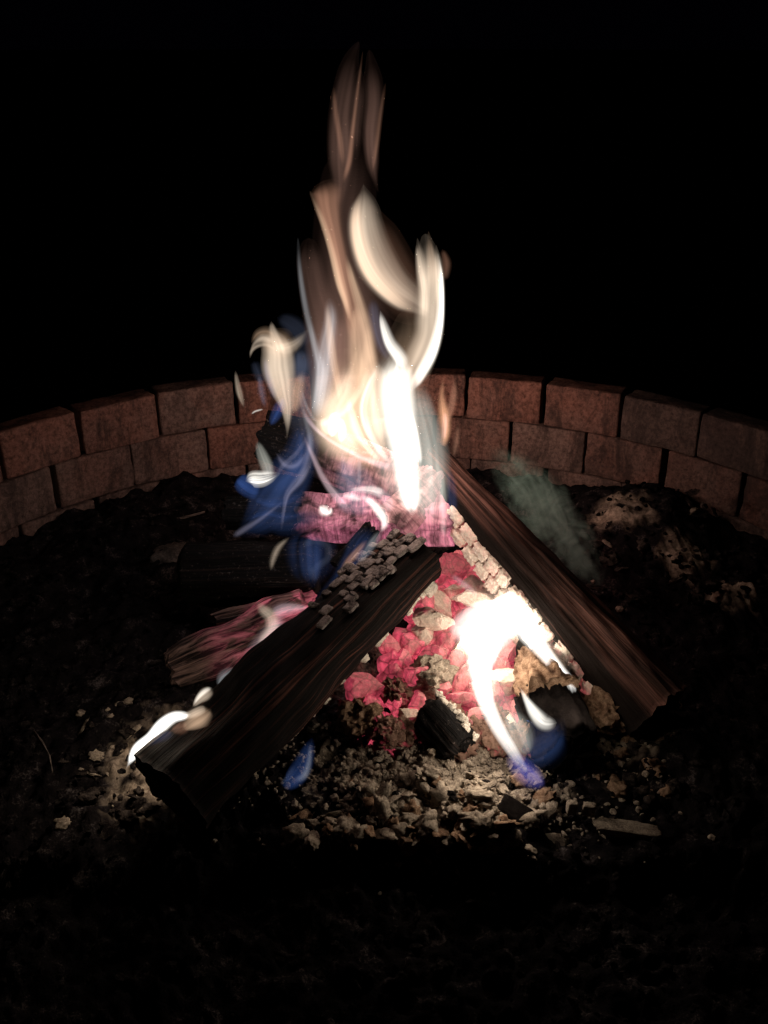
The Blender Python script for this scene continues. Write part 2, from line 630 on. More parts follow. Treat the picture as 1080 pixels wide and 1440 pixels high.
# grey checked scales on the upper-left face, near the top end
fn = (n * 0.77 - s * 0.64).normalized()
fw = a.cross(fn)
for row in range(6):
    q = (row + 0.6) / 6.2
    f = Vector((-0.066, -0.006)).lerp(Vector((-0.006, 0.044)), q)
    u = 0.99 + random.uniform(-0.02, 0)
    while u > 0.36:
        sz = random.choice((0.012, 0.017, 0.022, 0.030, 0.042)) * random.uniform(0.8, 1.2) * (0.72 + 0.28 * u)
        keep = 1.0 if u > 0.74 else max(0.0, (u - 0.42) * 2.4) * (0.15 + 0.85 * q)
        if random.random() < keep * 0.88:
            k = (1.55 + (1.18 - 1.55) * u)
            wob = 0.006 * nz(u * 22, row * 3.1, 0)
            p = A + a * (u * L) + s * (f.x * k) + n * (f.y * k) + fw * wob
            put('char_block', random.choice(blocks), p + fn * random.uniform(-0.0005, 0.0045),
                (sz * 0.54, 0.0082 * k * random.uniform(0.75, 1.2), 0.0055 * random.uniform(0.6, 1.3)),
                mat3((a + fw * random.uniform(-.18, .18)).normalized(), fw, (fn + a * random.uniform(-.15, .15)).normalized()), body)
        u -= sz / L * random.uniform(1.02, 1.15)
# pale ash crust under the lower-right edge
beads = [rock_mesh('ash_bead', 60 + i, M_ASHPALE, 3, 0.35, 1.3, 0.2, 1.0, 0.5) for i in range(6)]
u = 0.22
while u < 0.96:
    sz = random.uniform(0.010, 0.026) * (0.5 + 0.7 * u)
    k = (1.55 + (1.18 - 1.55) * u)
    if random.random() < 0.35 + 0.7 * u:
        p = A + a * (u * L) + s * (0.0535 * k + random.uniform(-0.004, 0.004)) + n * (-0.004 + random.uniform(-0.008, 0.004))
        put('ash_bead', random.choice(beads), p, (sz * 0.62, sz * 0.36, sz * 0.6), mat3(a, s, n), body)
    u += sz * random.uniform(0.95, 1.25) / L

# right log: brown split wood, ash-white burning underside
A, B = atz(922, 1004, 0.07), at(604, 640, 0.27)
RL = thing('leaning_log', 'brown split log leaning from lower right with grain lines and white checked underside', 'log', atz(925, 1010, 0.0))
sec_r = [(0.056, -0.004), (0.040, 0.030), (-0.040, 0.030), (-0.052, -0.04), (0.03, -0.06)]
body, (a, s, n, L) = make_log('split_wood', A, B, sec_r, M_WOODR, RL, (1.5, 0.68), seed=5.0, rough=0.006, coarse=0.004,
                                charfn=lambda p, t: max(0.0, min(1.0, (0.012 - 0.016 * t - p.x) / 0.035)))
cb = [rock_mesh('char_block', 80 + i, M_EMBERB, 4, 0.22, 1.4, 0.16, 1.0, 0.8) for i in range(6)]
u = 0.14
while u < 0.84:
    k = (1.5 + (0.68 - 1.5) * u)
    sz = 0.042 * random.uniform(0.7, 1.15) * (0.8 + 0.3 * k)
    for row in range(2):
        p = A + a * (u * L + row * sz * 0.45) + s * ((-0.047 - 0.024 * row) * k) + n * ((0.000 - 0.030 * row) * k)
        fn = (n * 0.75 - s * 0.66).normalized()
        put('char_block', random.choice(cb), p, (sz * 0.53, 0.019 * k * random.uniform(0.85, 1.15), 0.017 * random.uniform(0.8, 1.2)), mat3(a, a.cross(fn), fn), body)
    u += sz * random.uniform(1.02, 1.12) / L

# upper back log with a glowing face
def mat_glowwood(name, hot, st, cut=(0.36, 0.5), start=0.0, run=0.0):
    t = NT(name)
    uv = t.coord('UV')
    g = t.noise(t.map(uv, (120, 7, 1)), 1.0, 7, 0.68, 0.7)
    g2 = t.noise(t.map(uv, (20, 14, 1)), 1.0, 4, 0.6, 0.5)
    crack = t.ramp(g, [(cut[0], 0.3), (cut[1] + 0.08, 1.0)])
    amt = t.math('MULTIPLY', crack, t.ramp(g2, [(0.34, 0.08), (0.62, 1.25)]))
    if run:
        sx = t.n('ShaderNodeSeparateXYZ'); t.l(uv, sx.inputs[0])
        k = t.math('DIVIDE', t.math('SUBTRACT', sx.outputs[0], start), run)
        k = t.math('ADD', k, t.math('MULTIPLY', t.math('SUBTRACT', g2, 0.5), 0.9))
        amt = t.math('MULTIPLY', amt, t.ramp(k, [(0.1, 0.0), (1.0, 1.0)]))
    col = t.mix(amt, (0.02, 0.014, 0.014), (0.34, 0.22, 0.21))
    em = t.n('ShaderNodeRGB'); em.outputs[0].default_value = (*hot, 1)
    return t.pbr(col, 0.95, g, 0.8, 0.005, em.outputs[0], t.math('MULTIPLY', amt, st), spec=0.1)
M_GLOW = mat_glowwood('glowing_pink_wood', (0.95, 0.24, 0.40), 0.55, start=13.0, run=0.09)
M_GLOW2 = mat_glowwood('glowing_dim_wood', (0.75, 0.23, 0.30), 0.26, start=10.0, run=0.12)
M_GLOW3 = mat_glowwood('glowing_chunk_wood', (0.80, 0.25, 0.32), 0.30)
round_sec = [(0.05 * math.cos(k * math.pi / 4), 0.05 * math.sin(k * math.pi / 4)) for k in range(8)]
def sec(rx, ry, n=8, ph=0.3):
    return [(rx * math.cos(2 * math.pi * k / n + ph), ry * math.sin(2 * math.pi * k / n + ph)) for k in range(n)]

A, B = at(372, 612, 0.36), at(612, 690, 0.27)
UB = thing('burning_log', 'upper burning log behind the flames, black at its left end', 'log', at(480, 690, 0.32))
make_log('charred_end', A, A.lerp(B, 0.33), sec(0.068, 0.066), M_WOODB, UB, (0.9, 1.0), seed=9)
make_log('glowing_face', A.lerp(B, 0.31), B, sec(0.064, 0.062), M_GLOW2, UB, (1.0, 1.0), seed=10, coarse=0.016, rough=0.006)
A, B = at(322, 722, 0.30), at(640, 728, 0.20)
LB = thing('burning_log', 'lower burning log with pink cracked glowing face under the tall flames', 'log', at(480, 760, 0.26))
make_log('charred_end', A, A.lerp(B, 0.36), sec(0.052, 0.05), M_WOODB, LB, (0.8, 1.0), seed=12)
make_log('glowing_face', A.lerp(B, 0.33), B, sec(0.056, 0.054), M_GLOW, LB, (1.0, 1.0), seed=13, coarse=0.016, rough=0.006)
A, B = at(552, 735, 0.17), at(618, 668, 0.24)
CH = thing('burning_chunk', 'angular pink and grey chunk of burning wood wedged between the two leaning logs', 'wood', at(590, 740, 0.2))
make_log('glowing_wood', A, B, [(-0.05, 0.0), (0.0, 0.05), (0.055, 0.01), (0.03, -0.05), (-0.03, -0.05)], M_GLOW3, CH, (1.0, 0.9), seed=15)

# left middle log with rounded black end
A, B = atz(256, 806, 0.12), atz(446, 800, 0.15)
ML = thing('charred_log', 'thick black charred log lying across the left, blue flame on its end', 'log', atz(340, 850, 0.05))
make_log('charred_wood', A, B, sec(0.080, 0.074, 7), M_WOODB, ML, (0.92, 1.0), seed=18, coarse=0.014, jag=0.008,
         shape=lambda t: min(1, 0.72 + t * 6) * min(1, 0.8 + (1 - t) * 4))
# glowing slab under it
A, B = atz(238, 938, 0.055), atz(430, 862, 0.095)
def mat_slab():
    t = NT('pink_glowing_slab')
    uv = t.coord('UV')
    g = t.noise(t.map(uv, (11, 46, 1)), 1.0, 6, 0.66, 0.9)
    g2 = t.noise(t.map(uv, (13, 17, 1)), 1.0, 4, 0.6, 0.6)
    sx = t.n('ShaderNodeSeparateXYZ'); t.l(uv, sx.inputs[0])
    al = t.ramp(t.math('MULTIPLY', t.math('SUBTRACT', sx.outputs[0], 20.0), 3.6), [(0.2, 0.0), (0.55, 0.45), (0.9, 1.0)])
    hot = t.math('MULTIPLY', al, t.ramp(g2, [(0.42, 0.03), (0.62, 1.0)]))
    hot = t.math('MULTIPLY', hot, t.ramp(g, [(0.36, 0.2), (0.56, 1.0)]))
    col = t.ramp(g, [(0.42, (0.010, 0.007, 0.007)), (0.62, (0.17, 0.11, 0.095))])
    em = t.n('ShaderNodeRGB'); em.outputs[0].default_value = (0.9, 0.16, 0.24, 1)
    return t.pbr(col, 0.95, g, 1.0, 0.008, em.outputs[0], t.math('MULTIPLY', hot, 0.55), spec=0.1)
SL = thing('glowing_slab', 'fibrous slab of wood glowing pink under the thick black log', 'wood', atz(330, 930, 0.02))
make_log('fibrous_wood', A, B, [(-0.06, 0.0), (-0.03, 0.042), (0.045, 0.04), (0.075, -0.01), (0.0, -0.04)], mat_slab(), SL, (0.75, 1.0), seed=20.0, rough=0.0035, coarse=0.022, jag=0.014)
A, B = atz(300, 872, 0.09), atz(440, 846, 0.105)
make_log('grey_splinter', A, B, [(-0.03, 0.0), (-0.01, 0.012), (0.025, 0.012), (0.03, -0.01), (0, -0.014)], mat_slab(), SL, (0.7, 1.0), seed=20.0, rough=0.0035, coarse=0.010, jag=0.014, nl=50, na=40)
# small upright piece beside the grey top
A, B = at(478, 800, 0.10), at(524, 742, 0.13)
ST = thing('charred_stub', 'small dark stub with ragged top between black log and grey-crusted log', 'wood', at(476, 820, 0.1))
make_log('charred_wood', A, B, sec(0.03, 0.028, 7), M_WOODB, ST, (1.1, 0.75), seed=23, nl=40, na=40, jag=0.015)
# dark stub in the embers
A, B = atz(596, 996, 0.095), atz(648, 1056, 0.055)
DS = thing('charred_stub', 'short black log stub pointing down right in front of the pink embers', 'log', atz(640, 1080, 0.02))
body, _ = make_log('charred_wood', A, B, sec(0.040, 0.038, 9), M_WOODB, DS, (0.9, 1.0), seed=26, nl=40, na=48, rough=0.006,
         shape=lambda t: min(1, 0.55 + t * 3) * min(1, 0.75 + (1 - t) * 3))
for i in range(16):
    q = i / 15
    p = A.lerp(B, q)
    a_, s_, n_ = frame(A, B)
    put('ash_bead', random.choice(beads), p - s_ * (0.038 + random.uniform(-.004, .004)) + n_ * random.uniform(-0.012, 0.016),
        (random.uniform(0.005, 0.010), random.uniform(0.005, 0.010), 0.006), None, body)
# big burnt log end at lower right
A, B = atz(748, 935, 0.095), atz(800, 1062, 0.075)
BE = thing('burnt_log_end', 'crumbling log end, brown ash on top and black towards the viewer, beside right log', 'log', atz(795, 1110, 0.0))
make_log('charred_wood', A.lerp(B, 0.42), B, sec(0.064, 0.058, 10), M_CHAR, BE, (1.0, 1.05), seed=30, rough=0.007, coarse=0.012,
         shape=lambda t: min(1, 0.8 + (1 - t) * 3), nl=40)
make_log('ash_crust', A, A.lerp(B, 0.5), sec(0.062, 0.060, 9), M_ASHBROWN, BE, (0.75, 1.02), seed=31, rough=0.016, coarse=0.02, jag=0.02)

# ------------------------------------------------------------------ coals
def coal(px, py, z, r, mat, name='glowing_coal', seed=0, sq=(1, 1, 0.8), facet=True, amp=0.2, fine=0.06):
    me = rock_mesh(name, seed, mat, 4 if r > 0.025 else 3, amp, 1.4, fine, 1, 0, facet)
    if r > 0.025: me.polygons.foreach_set('use_smooth', [False] * len(me.polygons))
    p = atz(px, py, z)
    rnd = random.Random(seed)
    o = put(name, me, p, (r * sq[0], r * sq[1], r * sq[2]), (rnd.uniform(-.5, .5), rnd.uniform(-.5, .5), rnd.uniform(0, 6.28)))
    return o

tag(coal(607, 872, 0.135, 0.050, M_EMBERA, seed=201, amp=0.15), 'big cream ash-crusted coal beside the black log near the white flame', 'coal')
tag(coal(606, 952, 0.085, 0.052, M_ASH, 'ashen_coal', seed=202, facet=False, amp=0.3, fine=0.2), 'rounded tan ash-covered coal in the middle of the pink embers', 'coal')
tag(coal(640, 800, 0.16, 0.048, M_EMBER, seed=203), 'pink glowing coal under the meeting point of the two logs', 'coal')
tag(coal(668, 845, 0.14, 0.055, M_EMBERB, seed=204), 'pale coal behind the brightest white flame', 'coal')
tag(coal(507, 1008, 0.05, 0.042, M_ASHBROWN, 'brown_coal', seed=205, facet=False, amp=0.3, fine=0.25), 'dark brown fuzzy coal at left end of the ember bed', 'coal')
tag(coal(560, 975, 0.07, 0.036, M_EMBERD, seed=206, facet=False, amp=0.3, fine=0.25), 'dull red crumbling coal left of the tan ash-covered one', 'coal')
tag(coal(548, 1032, 0.055, 0.030, M_EMBERD, seed=207, facet=False, amp=0.3, fine=0.25), 'dark crumbling coal left of the black log stub', 'coal')
tag(coal(850, 1000, 0.06, 0.05, M_ASHBROWN, 'brown_coal', seed=208, facet=False, amp=0.3, fine=0.25), 'brown crumbling coal below the white underside of right log', 'coal')
tag(coal(840, 945, 0.085, 0.045, M_EMBERB, seed=209, facet=False, amp=0.25, fine=0.2), 'pale pinkish coal against the lower underside of right log', 'coal')
# the glowing bed itself
def ember_bed():
    V, F = [], []
    nx, ny = 70, 70
    rows = [(760, 630, 680), (840, 590, 700), (920, 540, 725), (1000, 480, 740), (1060, 520, 735)]
    for j in range(ny + 1):
        py = 760 + 300 * j / ny
        for q in range(len(rows) - 1):
            if rows[q][0] <= py <= rows[q + 1][0]: break
        f = (py - rows[q][0]) / (rows[q + 1][0] - rows[q][0])
        xl = rows[q][1] + (rows[q + 1][1] - rows[q][1]) * f
        xr = rows[q][2] + (rows[q + 1][2] - rows[q][2]) * f
        for i in range(nx + 1):
            px = xl + (xr - xl) * i / nx
            z = 0.150 - 0.105 * ((py - 760) / 300) - 0.02
            p = atz(px, py, z)
            ed = min(i, nx - i, j, ny - j) / 8
            p.z += 0.012 * fr(p.x * 30, p.y * 30, 3, 4) - 0.03 * max(0, 1 - ed)
            V.append(tuple(p))
    for j in range(ny):
        for i in range(nx):
            a_ = j * (nx + 1) + i
            F.append((a_, a_ + 1, a_ + nx + 2, a_ + nx + 1))
    o = mesh_obj('ember_bed', V, F, M_EMBER, None, False)
    return tag(o, 'crumbled pink glowing ember bed filling the hollow under the coals', 'embers', kind='stuff')
ember_bed()
# the pink coals that fill the bed
bedm = [rock_mesh('glowing_coal', 220 + i, M_EMBER if i % 8 else M_EMBERA, 4, 0.08, 1.2, 0.035, 1, 0, True) for i in range(9)]
for i in range(9, 14):
    bedm.append(rock_mesh('glowing_coal', 220 + i, M_EMBERD, 4, 0.35, 1.4, 0.45))
spots = []
for row in range(9):
    py = 838 + row * 25
    f = row / 8
    xl = 596 - f * 118 if row < 6 else 505 + (row - 5) * 14
    xr = 690 + f * 42
    n_ = int((xr - xl) / 30)
    for k in range(n_ + 1):
        spots.append((xl + (xr - xl) * k / max(1, n_) + random.uniform(-10, 10), py + random.uniform(-9, 9), 0.12 - 0.075 * f))
for (px, py, z) in spots:
    r = random.uniform(0.036, 0.060) * (1.0 if py < 985 else 0.62)
    p = atz(px, py, z)
    p = atz(px, py, max(z, floor_z(p.x, p.y) + r * 0.35) + random.uniform(-0.006, 0.006))
    o = put('glowing_coal', random.choice([bedm[0], bedm[8]] if py < 905 and random.random() < .4 else bedm[:9] if random.random() > (py - 985) / 90 else bedm[9:]), p, (r * random.uniform(.9, 1.3), r, r * 0.8))
    tag(o, 'glowing coal in the ember bed between the two leaning logs', 'coal', 'pink coals of the ember bed')

# ------------------------------------------------------------------ ash lumps
lumpm = {k: [rock_mesh('ash_lump', 300 + 20 * j + i, m, 3, 0.55, 1.3, 0.42) for i in range(7)]
         for j, (k, m) in enumerate((('t', M_ASH), ('g', M_ASHGREY), ('b', M_ASHBROWN)))}

def lump(px, py, r, kind, flat=0.7):
    p = atz(px, py, 0.02)
    p = atz(px, py, floor_z(p.x, p.y) + r * 0.25)
    if random.random() < 0.4:
        sz = (r * random.uniform(1.1, 2.0), r * random.uniform(.5, 1.0), r * random.uniform(.22, .4))
        tl = 0.8
    else:
        sz = (r * random.uniform(.7, 1.3), r * random.uniform(.7, 1.2), r * flat * random.uniform(.8, 1.2))
        tl = 0.4
    return put('ash_lump', random.choice(lumpm[kind]), p, sz,
               (random.uniform(-tl, tl), random.uniform(-tl, tl), random.uniform(0, 6.28)), FLOOR)

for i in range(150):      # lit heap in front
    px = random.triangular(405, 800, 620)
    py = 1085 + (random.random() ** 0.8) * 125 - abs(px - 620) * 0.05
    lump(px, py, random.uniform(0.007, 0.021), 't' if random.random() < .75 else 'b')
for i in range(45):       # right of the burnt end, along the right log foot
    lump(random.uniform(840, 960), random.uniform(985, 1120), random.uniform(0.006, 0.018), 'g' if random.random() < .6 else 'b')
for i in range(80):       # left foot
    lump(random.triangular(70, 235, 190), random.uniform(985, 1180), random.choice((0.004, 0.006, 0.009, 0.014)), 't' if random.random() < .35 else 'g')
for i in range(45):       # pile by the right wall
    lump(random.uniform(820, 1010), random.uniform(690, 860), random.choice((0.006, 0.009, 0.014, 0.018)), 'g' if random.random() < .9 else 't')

def scatter(name, n, label, mat, seed, rng, rmin, rmax):
    rnd = random.Random(seed)
    base = []
    for i in range(5):
        bm = bmesh.new()
        bmesh.ops.create_icosphere(bm, subdivisions=2, radius=1)
        vv = [v.co * (1 + 0.35 * fr(v.co.x * 1.5 + i * 7 + seed, v.co.y * 1.5, v.co.z * 1.5, 2) + rnd.uniform(-.12, .12)) for v in bm.verts]
        ff = [tuple(v.index for v in f.verts) for f in bm.faces]
        bm.free(); base.append((vv, ff))
    V, F = [], []
    for i in range(n):
        x, y = rng(rnd)
        if math.hypot(x, y) > 1.13: continue
        r = rmin + (rmax - rmin) * rnd.random() ** 2.2
        vv, ff = base[rnd.randrange(5)]
        rot = Matrix.Rotation(rnd.uniform(0, 6.28), 3, 'Z') @ Matrix.Rotation(rnd.uniform(0, 6.28), 3, 'X')
        S = Vector((rnd.uniform(.7, 1.5), rnd.uniform(.6, 1.1), rnd.uniform(.4, .9)))
        off = len(V)
        c = Vector((x, y, floor_z(x, y) + r * 0.3))
        for v in vv:
            q = rot @ Vector((v.x * S.x, v.y * S.y, v.z * S.z)) * r
            V.append(tuple(c + q))
        F += [tuple(a + off for a in f) for f in ff]
    o = mesh_obj(name, V, F, mat, None, False)
    return tag(o, label, 'ash', kind='stuff')

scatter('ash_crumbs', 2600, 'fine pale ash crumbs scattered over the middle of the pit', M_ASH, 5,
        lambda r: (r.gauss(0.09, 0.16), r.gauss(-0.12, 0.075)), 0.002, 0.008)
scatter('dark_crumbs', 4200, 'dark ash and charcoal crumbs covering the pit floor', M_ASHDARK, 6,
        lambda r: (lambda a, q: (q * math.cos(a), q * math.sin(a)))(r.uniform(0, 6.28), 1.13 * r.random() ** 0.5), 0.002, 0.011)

# flat chips and the slab pieces in the foreground
def chip(px, py, z, sx, sy, sz, mat, rotz, label, name='wood_chip', tilt=0.1, seed=1):
    me = rock_mesh(name, seed, mat, 4, 0.12, 1.2, 0.07, 1, 0.8)
    o = put(name, me, atz(px, py, z), (sx, sy, sz), (tilt, tilt * 0.5, rotz))
    return tag(o, label, 'chip')
chip(772, 1192, -0.01, 0.034, 0.026, 0.008, M_ASH, 0.3, 'flat pale chip lying at the front of the ash heap', tilt=0.5, seed=401)
chip(732, 1146, 0.03, 0.048, 0.020, 0.010, M_CHAR, -0.6, 'black flat char flake in front of the burnt log end', 'char_flake', 0.35, 402)
chip(705, 1168, 0.015, 0.045, 0.022, 0.006, M_ASH, -0.35, 'thin tan flake beneath the black char flake', tilt=0.3, seed=403)
chip(882, 1166, 0.01, 0.062, 0.016, 0.009, M_ASH, -0.12, 'long ashy splinter at right of the ash heap', tilt=0.15, seed=404)
chip(804, 1135, 0.03, 0.010, 0.008, 0.015, M_ASH, 0.1, 'small upright block just left of the gap in ash heap', tilt=0.1, seed=405)
chip(828, 1138, 0.03, 0.013, 0.008, 0.014, M_ASH, -0.1, 'small upright block behind the long ashy splinter', tilt=0.1, seed=406)
# stone behind the black log
stone = put('stone', rock_mesh('stone', 410, M_ROCK, 4, 0.3, 1.2, 0.08, 0.8), atz(250, 790, 0.04), (0.075, 0.06, 0.06), (0.1, 0.2, 0.4))
tag(stone, 'grey stone half hidden behind the left end of the black log', 'stone')
def twig(pts, r, label):
    V, F = [], []
    n_ = 8
    for i, p in enumerate(pts):
        rr = r * (1 - 0.5 * i / (len(pts) - 1))
        for k in range(n_):
            an = 2 * math.pi * k / n_
            V.append(tuple(p + Vector((0, math.cos(an) * rr, math.sin(an) * rr))))
    for i in range(len(pts) - 1):
        for k in range(n_):
            F.append((i * n_ + k, i * n_ + (k + 1) % n_, (i + 1) * n_ + (k + 1) % n_, (i + 1) * n_ + k))
    F.append(tuple(range(n_))[::-1]); F.append(tuple(range((len(pts) - 1) * n_, len(pts) * n_)))
    o = mesh_obj('twig', V, F, M_TWIG, None, True, [(v[0] * 3, v[2] * 3) for v in V])
    return tag(o, label, 'twig')
twig([atz(px, py, z) for px, py, z in ((150, 746, .07), (185, 738, .08), (222, 734, .085), (258, 728, .09), (288, 720, .10))], 0.006, 'thin pale twig lying in front of the left wall bricks')
twig([atz(px, py, z) for px, py, z in ((48, 1030, .03), (60, 1045, .035), (70, 1064, .03), (74, 1085, .02))], 0.005, 'short grey twig on the dark ash at far left')
# a dark weed against the left wall
def weed(px, py, label):
    c = atz(px, py, 0.06)
    V, F = [], []
    rnd = random.Random(3)
    root = thing('weed', label, 'plant', c)
    for k in range(150):
        th, ph_ = rnd.uniform(0, 6.28), rnd.uniform(-.2, 1.4)
        d = rnd.random() ** .5 * 0.055
        p = c + Vector((math.cos(th) * math.cos(ph_) * d * 1.4, math.sin(th) * math.cos(ph_) * d * .6, math.sin(ph_) * d + .015))
        u_ = Vector((rnd.gauss(0, 1), rnd.gauss(0, 1), rnd.gauss(0, 1))).normalized() * 0.008
        v_ = u_.orthogonal().normalized() * 0.0045
        o_ = len(V)
        V += [tuple(p - u_), tuple(p + v_), tuple(p + u_), tuple(p - v_)]
        F.append((o_, o_ + 1, o_ + 2, o_ + 3))
    mesh_obj('leaves', V, F, M_CHAR, root, False)
    stem = [c + Vector((0, 0, -0.03)), c + Vector((0.004, 0, 0.0)), c + Vector((0.0, 0, 0.03))]
    V, F = [], []
    for p in stem:
        for k in range(6):
            V.append(tuple(p + Vector((.002 * math.cos(k * 1.047), .002 * math.sin(k * 1.047), 0))))
    for i in range(2):
        for k in range(6):
            F.append((i * 6 + k, i * 6 + (k + 1) % 6, i * 6 + 6 + (k + 1) % 6, i * 6 + 6 + k))
    mesh_obj('stem', V, F, M_CHAR, root)
weed(185, 690, 'small dark leafy weed growing against the left wall bricks')

# ------------------------------------------------------------------ flames
def catmull(P, sub):
    out = []
    n_ = len(P)
    for i in range(n_ - 1):
        p0, p1, p2, p3 = P[max(0, i - 1)], P[i], P[i + 1], P[min(n_ - 1, i + 2)]
        for k in range(sub):
            t_ = k / sub
            out.append([0.5 * ((2 * b) + (-a_ + c) * t_ + (2 * a_ - 5 * b + 4 * c - d) * t_ ** 2 + (-a_ + 3 * b - 3 * c + d) * t_ ** 3)
                        for a_, b, c, d in zip(p0, p1, p2, p3)])
    out.append(list(P[-1]))
    return out


FSEED = 0.0


def flame(name, root, zone, pts, Y, mat, soft=1.3, skew=0.0, bowd=0.35, thick=1.0, ends=0.2, streak=0.42):
    """one sheet of burning gas. pts: (x, y, half width, thickness in cm), x y in a zoomed view given by zone
    skew > 0: crisp edge on the right of the path, < 0: on its left"""
    ox, oy, sc = zone
    P = [(ox + x / sc, oy + y / sc, max(0.25, 1.18 * hw / sc), th * 0.01 * thick) for x, y, hw, th in pts]
    if max(p[2] for p in P) < 7:          # thin strands are soft too
        P = [(x, y, h_ * 1.35, t_ * 0.8) for x, y, h_, t_ in P]
        soft += 0.4
    C = catmull(P, 7)
    NP = 9 if max(p[2] for p in P) < 6 else (17 if max(p[2] for p in P) < 12 else 31)
    global FSEED
    FSEED += 1.37
    run = 0.0
    V, F = [], []
    if isinstance(Y, tuple):            # height falls along the slope of the bed
        cen = [atz(c[0], c[1], Y[1] + (Y[3] - Y[1]) * (c[1] - Y[0]) / (Y[2] - Y[0])) for c in C]
    else:
        cen = [at(c[0], c[1], Y) for c in C]
    N = len(C)
    for j, c in enumerate(C):
        tan = (cen[min(N - 1, j + 1)] - cen[max(0, j - 1)]).normalized()
        vd = (cen[j] - CAM).normalized()
        wd = tan.cross(vd).normalized()
        dd = wd.cross(tan).normalized()
        if dd.dot(vd) < 0: dd = -dd
        hw = max(0.0003, c[2]) * (cen[j] - CAM).dot(Vector((0, math.cos(TILT), -math.sin(TILT)))) / FOC
        th = max(0.0002, c[3])
        q = min(1.0, (j / (N - 1)) / ends, (1 - j / (N - 1)) / ends)
        th = max(0.0012, th * 1.2 * (q * q * (3 - 2 * q)))
        hw *= 0.2 + 0.8 * min(1.0, q * 1.6) ** 0.6
        top, bot = [], []
        run += (cen[j] - cen[j - 1]).length if j else 0.0
        for i in range(NP):
            x = -1 + 2 * i / (NP - 1)
            pk = skew * 0.75
            xx = (x - pk) / (1 - pk) if x > pk else (x - pk) / (1 + pk)
            t_ = max(0.0, 1 - xx * xx) ** (soft + 0.7) * th
            t_ *= max(0.12, 1 + streak * (1.1 * nz(x * 2.2 + FSEED, run * 5, FSEED * 3) + 0.75 * nz(x * 5.5 + 2 * run, run * 7, FSEED)
                                          + 0.2 * nz(x * 12, run * 9, FSEED * 2)))
            if 0 < i < NP - 1: t_ = max(t_, 0.0007)
            base = cen[j] + wd * (x * hw) + dd * (bowd * hw * (x * x - 0.3) + 0.12 * hw * math.sin(run * 11 + x + FSEED))
            top.append(base + dd * (t_ / 2)); bot.append(base - dd * (t_ / 2))
        for v in top + bot[1:-1][::-1]:
            V.append(tuple(v))
    W = NP + NP - 2
    for j in range(N - 1):
        for i in range(W):
            F.append((j * W + i, j * W + (i + 1) % W, (j + 1) * W + (i + 1) % W, (j + 1) * W + i))
    for base, c, d in ((0, cen[0], cen[0] - cen[1]), ((N - 1) * W, cen[-1], cen[-1] - cen[-2])):
        tip = len(V)
        mid = sum((Vector(v) for v in V[base:base + W]), Vector()) / W
        V.append(tuple(mid + d.normalized() * 0.002))
        for i in range(W):
            F.append((base + i, base + (i + 1) % W, tip))
    o = mesh_obj(name, V, F, mat, root, False)
    bm = bmesh.new(); bm.from_mesh(o.data)
    bmesh.ops.recalc_face_normals(bm, faces=bm.faces)
    bm.to_mesh(o.data); bm.free()
    return o


def lamp(name, p, power, col, size, parent=None):
    ld = bpy.data.lights.new(name, 'POINT')
    ld.energy = power
    ld.color = col
    ld.shadow_soft_size = size
    o = bpy.data.objects.new(name, ld)
    o.location = p
    return link(o, parent)


WHITE = mat_flame('white_flame', (1.0, 0.95, 0.86), 60)
HOT = mat_flame('white_hot_flame', (1.0, 0.97, 0.92), 100)
CREAM = mat_flame('cream_flame', (1.0, 0.79, 0.60), 24)
TAN = mat_flame('tan_flame', (1.0, 0.66, 0.43), 20)
BROWN = mat_flame('brown_flame', (1.0, 0.50, 0.32), 10)
DIM = mat_flame('dim_brown_flame', (1.0, 0.55, 0.42), 5)
GREY = mat_flame('grey_flame', (0.85, 0.88, 0.92), 14)
PALEG = mat_flame('pale_green_grey_flame', (0.95, 0.95, 0.84), 14)
LAV = mat_flame('lavender_flame', (0.72, 0.68, 0.95), 11)
BLUEG = mat_flame('blue_grey_flame', (0.42, 0.50, 0.78), 4)
BLUE = mat_flame('blue_flame', (0.09, 0.17, 0.47), 4.2)
BLUEB = mat_flame('bright_blue_flame', (0.10, 0.22, 0.72), 9)
PINKF = mat_flame('pink_white_flame', (1.0, 0.72, 0.78), 26)
ORANGE = mat_flame('orange_flame', (1.0, 0.50, 0.28), 26)

Z1 = (300, 40, 2.5714)
Z2 = (300, 420, 2.5714)
MF = thing('tall_flame', 'tall main flame, white at its heart and brown at its tip, rising over the logs', 'flame', at(560, 740, 0.17))
f_ = lambda nm, z, pts, Y, m, **k: flame(nm, MF, z, pts, Y, m, **k)
# dim brown tip
f_('flame_tip', Z1, [(450, 680, 26, 1.6), (462, 560, 36, 1.9), (462, 440, 46, 1.8), (462, 320, 42, 1.2), (478, 210, 38, 0.7), (500, 110, 30, 0.3), (525, 50, 16, 0.1)], 0.19, DIM, soft=1.2, ends=0.4)
f_('flame_strand', Z1, [(468, 560, 8, 1.2), (492, 480, 9, 1.6), (503, 380, 8, 1.4), (520, 240, 6, 0.9), (540, 85, 3, 0.5)], 0.17, BROWN)
f_('flame_strand', Z1, [(470, 500, 8, 1.0), (458, 400, 10, 1.3), (442, 300, 9, 0.9), (436, 215, 6, 0.4)], 0.21, BROWN)
f_('flame_tip', Z1, [(596, 590, 5, 1.0), (576, 500, 22, 1.7), (570, 380, 30, 1.5), (580, 270, 34, 1.0), (576, 170, 30, 0.5), (564, 80, 18, 0.15)], 0.16, DIM, soft=1.2, ends=0.35)
f_('flame_strand', Z1, [(575, 520, 6, 0.8), (590, 420, 8, 1.0), (604, 310, 7, 0.7), (622, 200, 4, 0.3)], 0.16, BROWN)
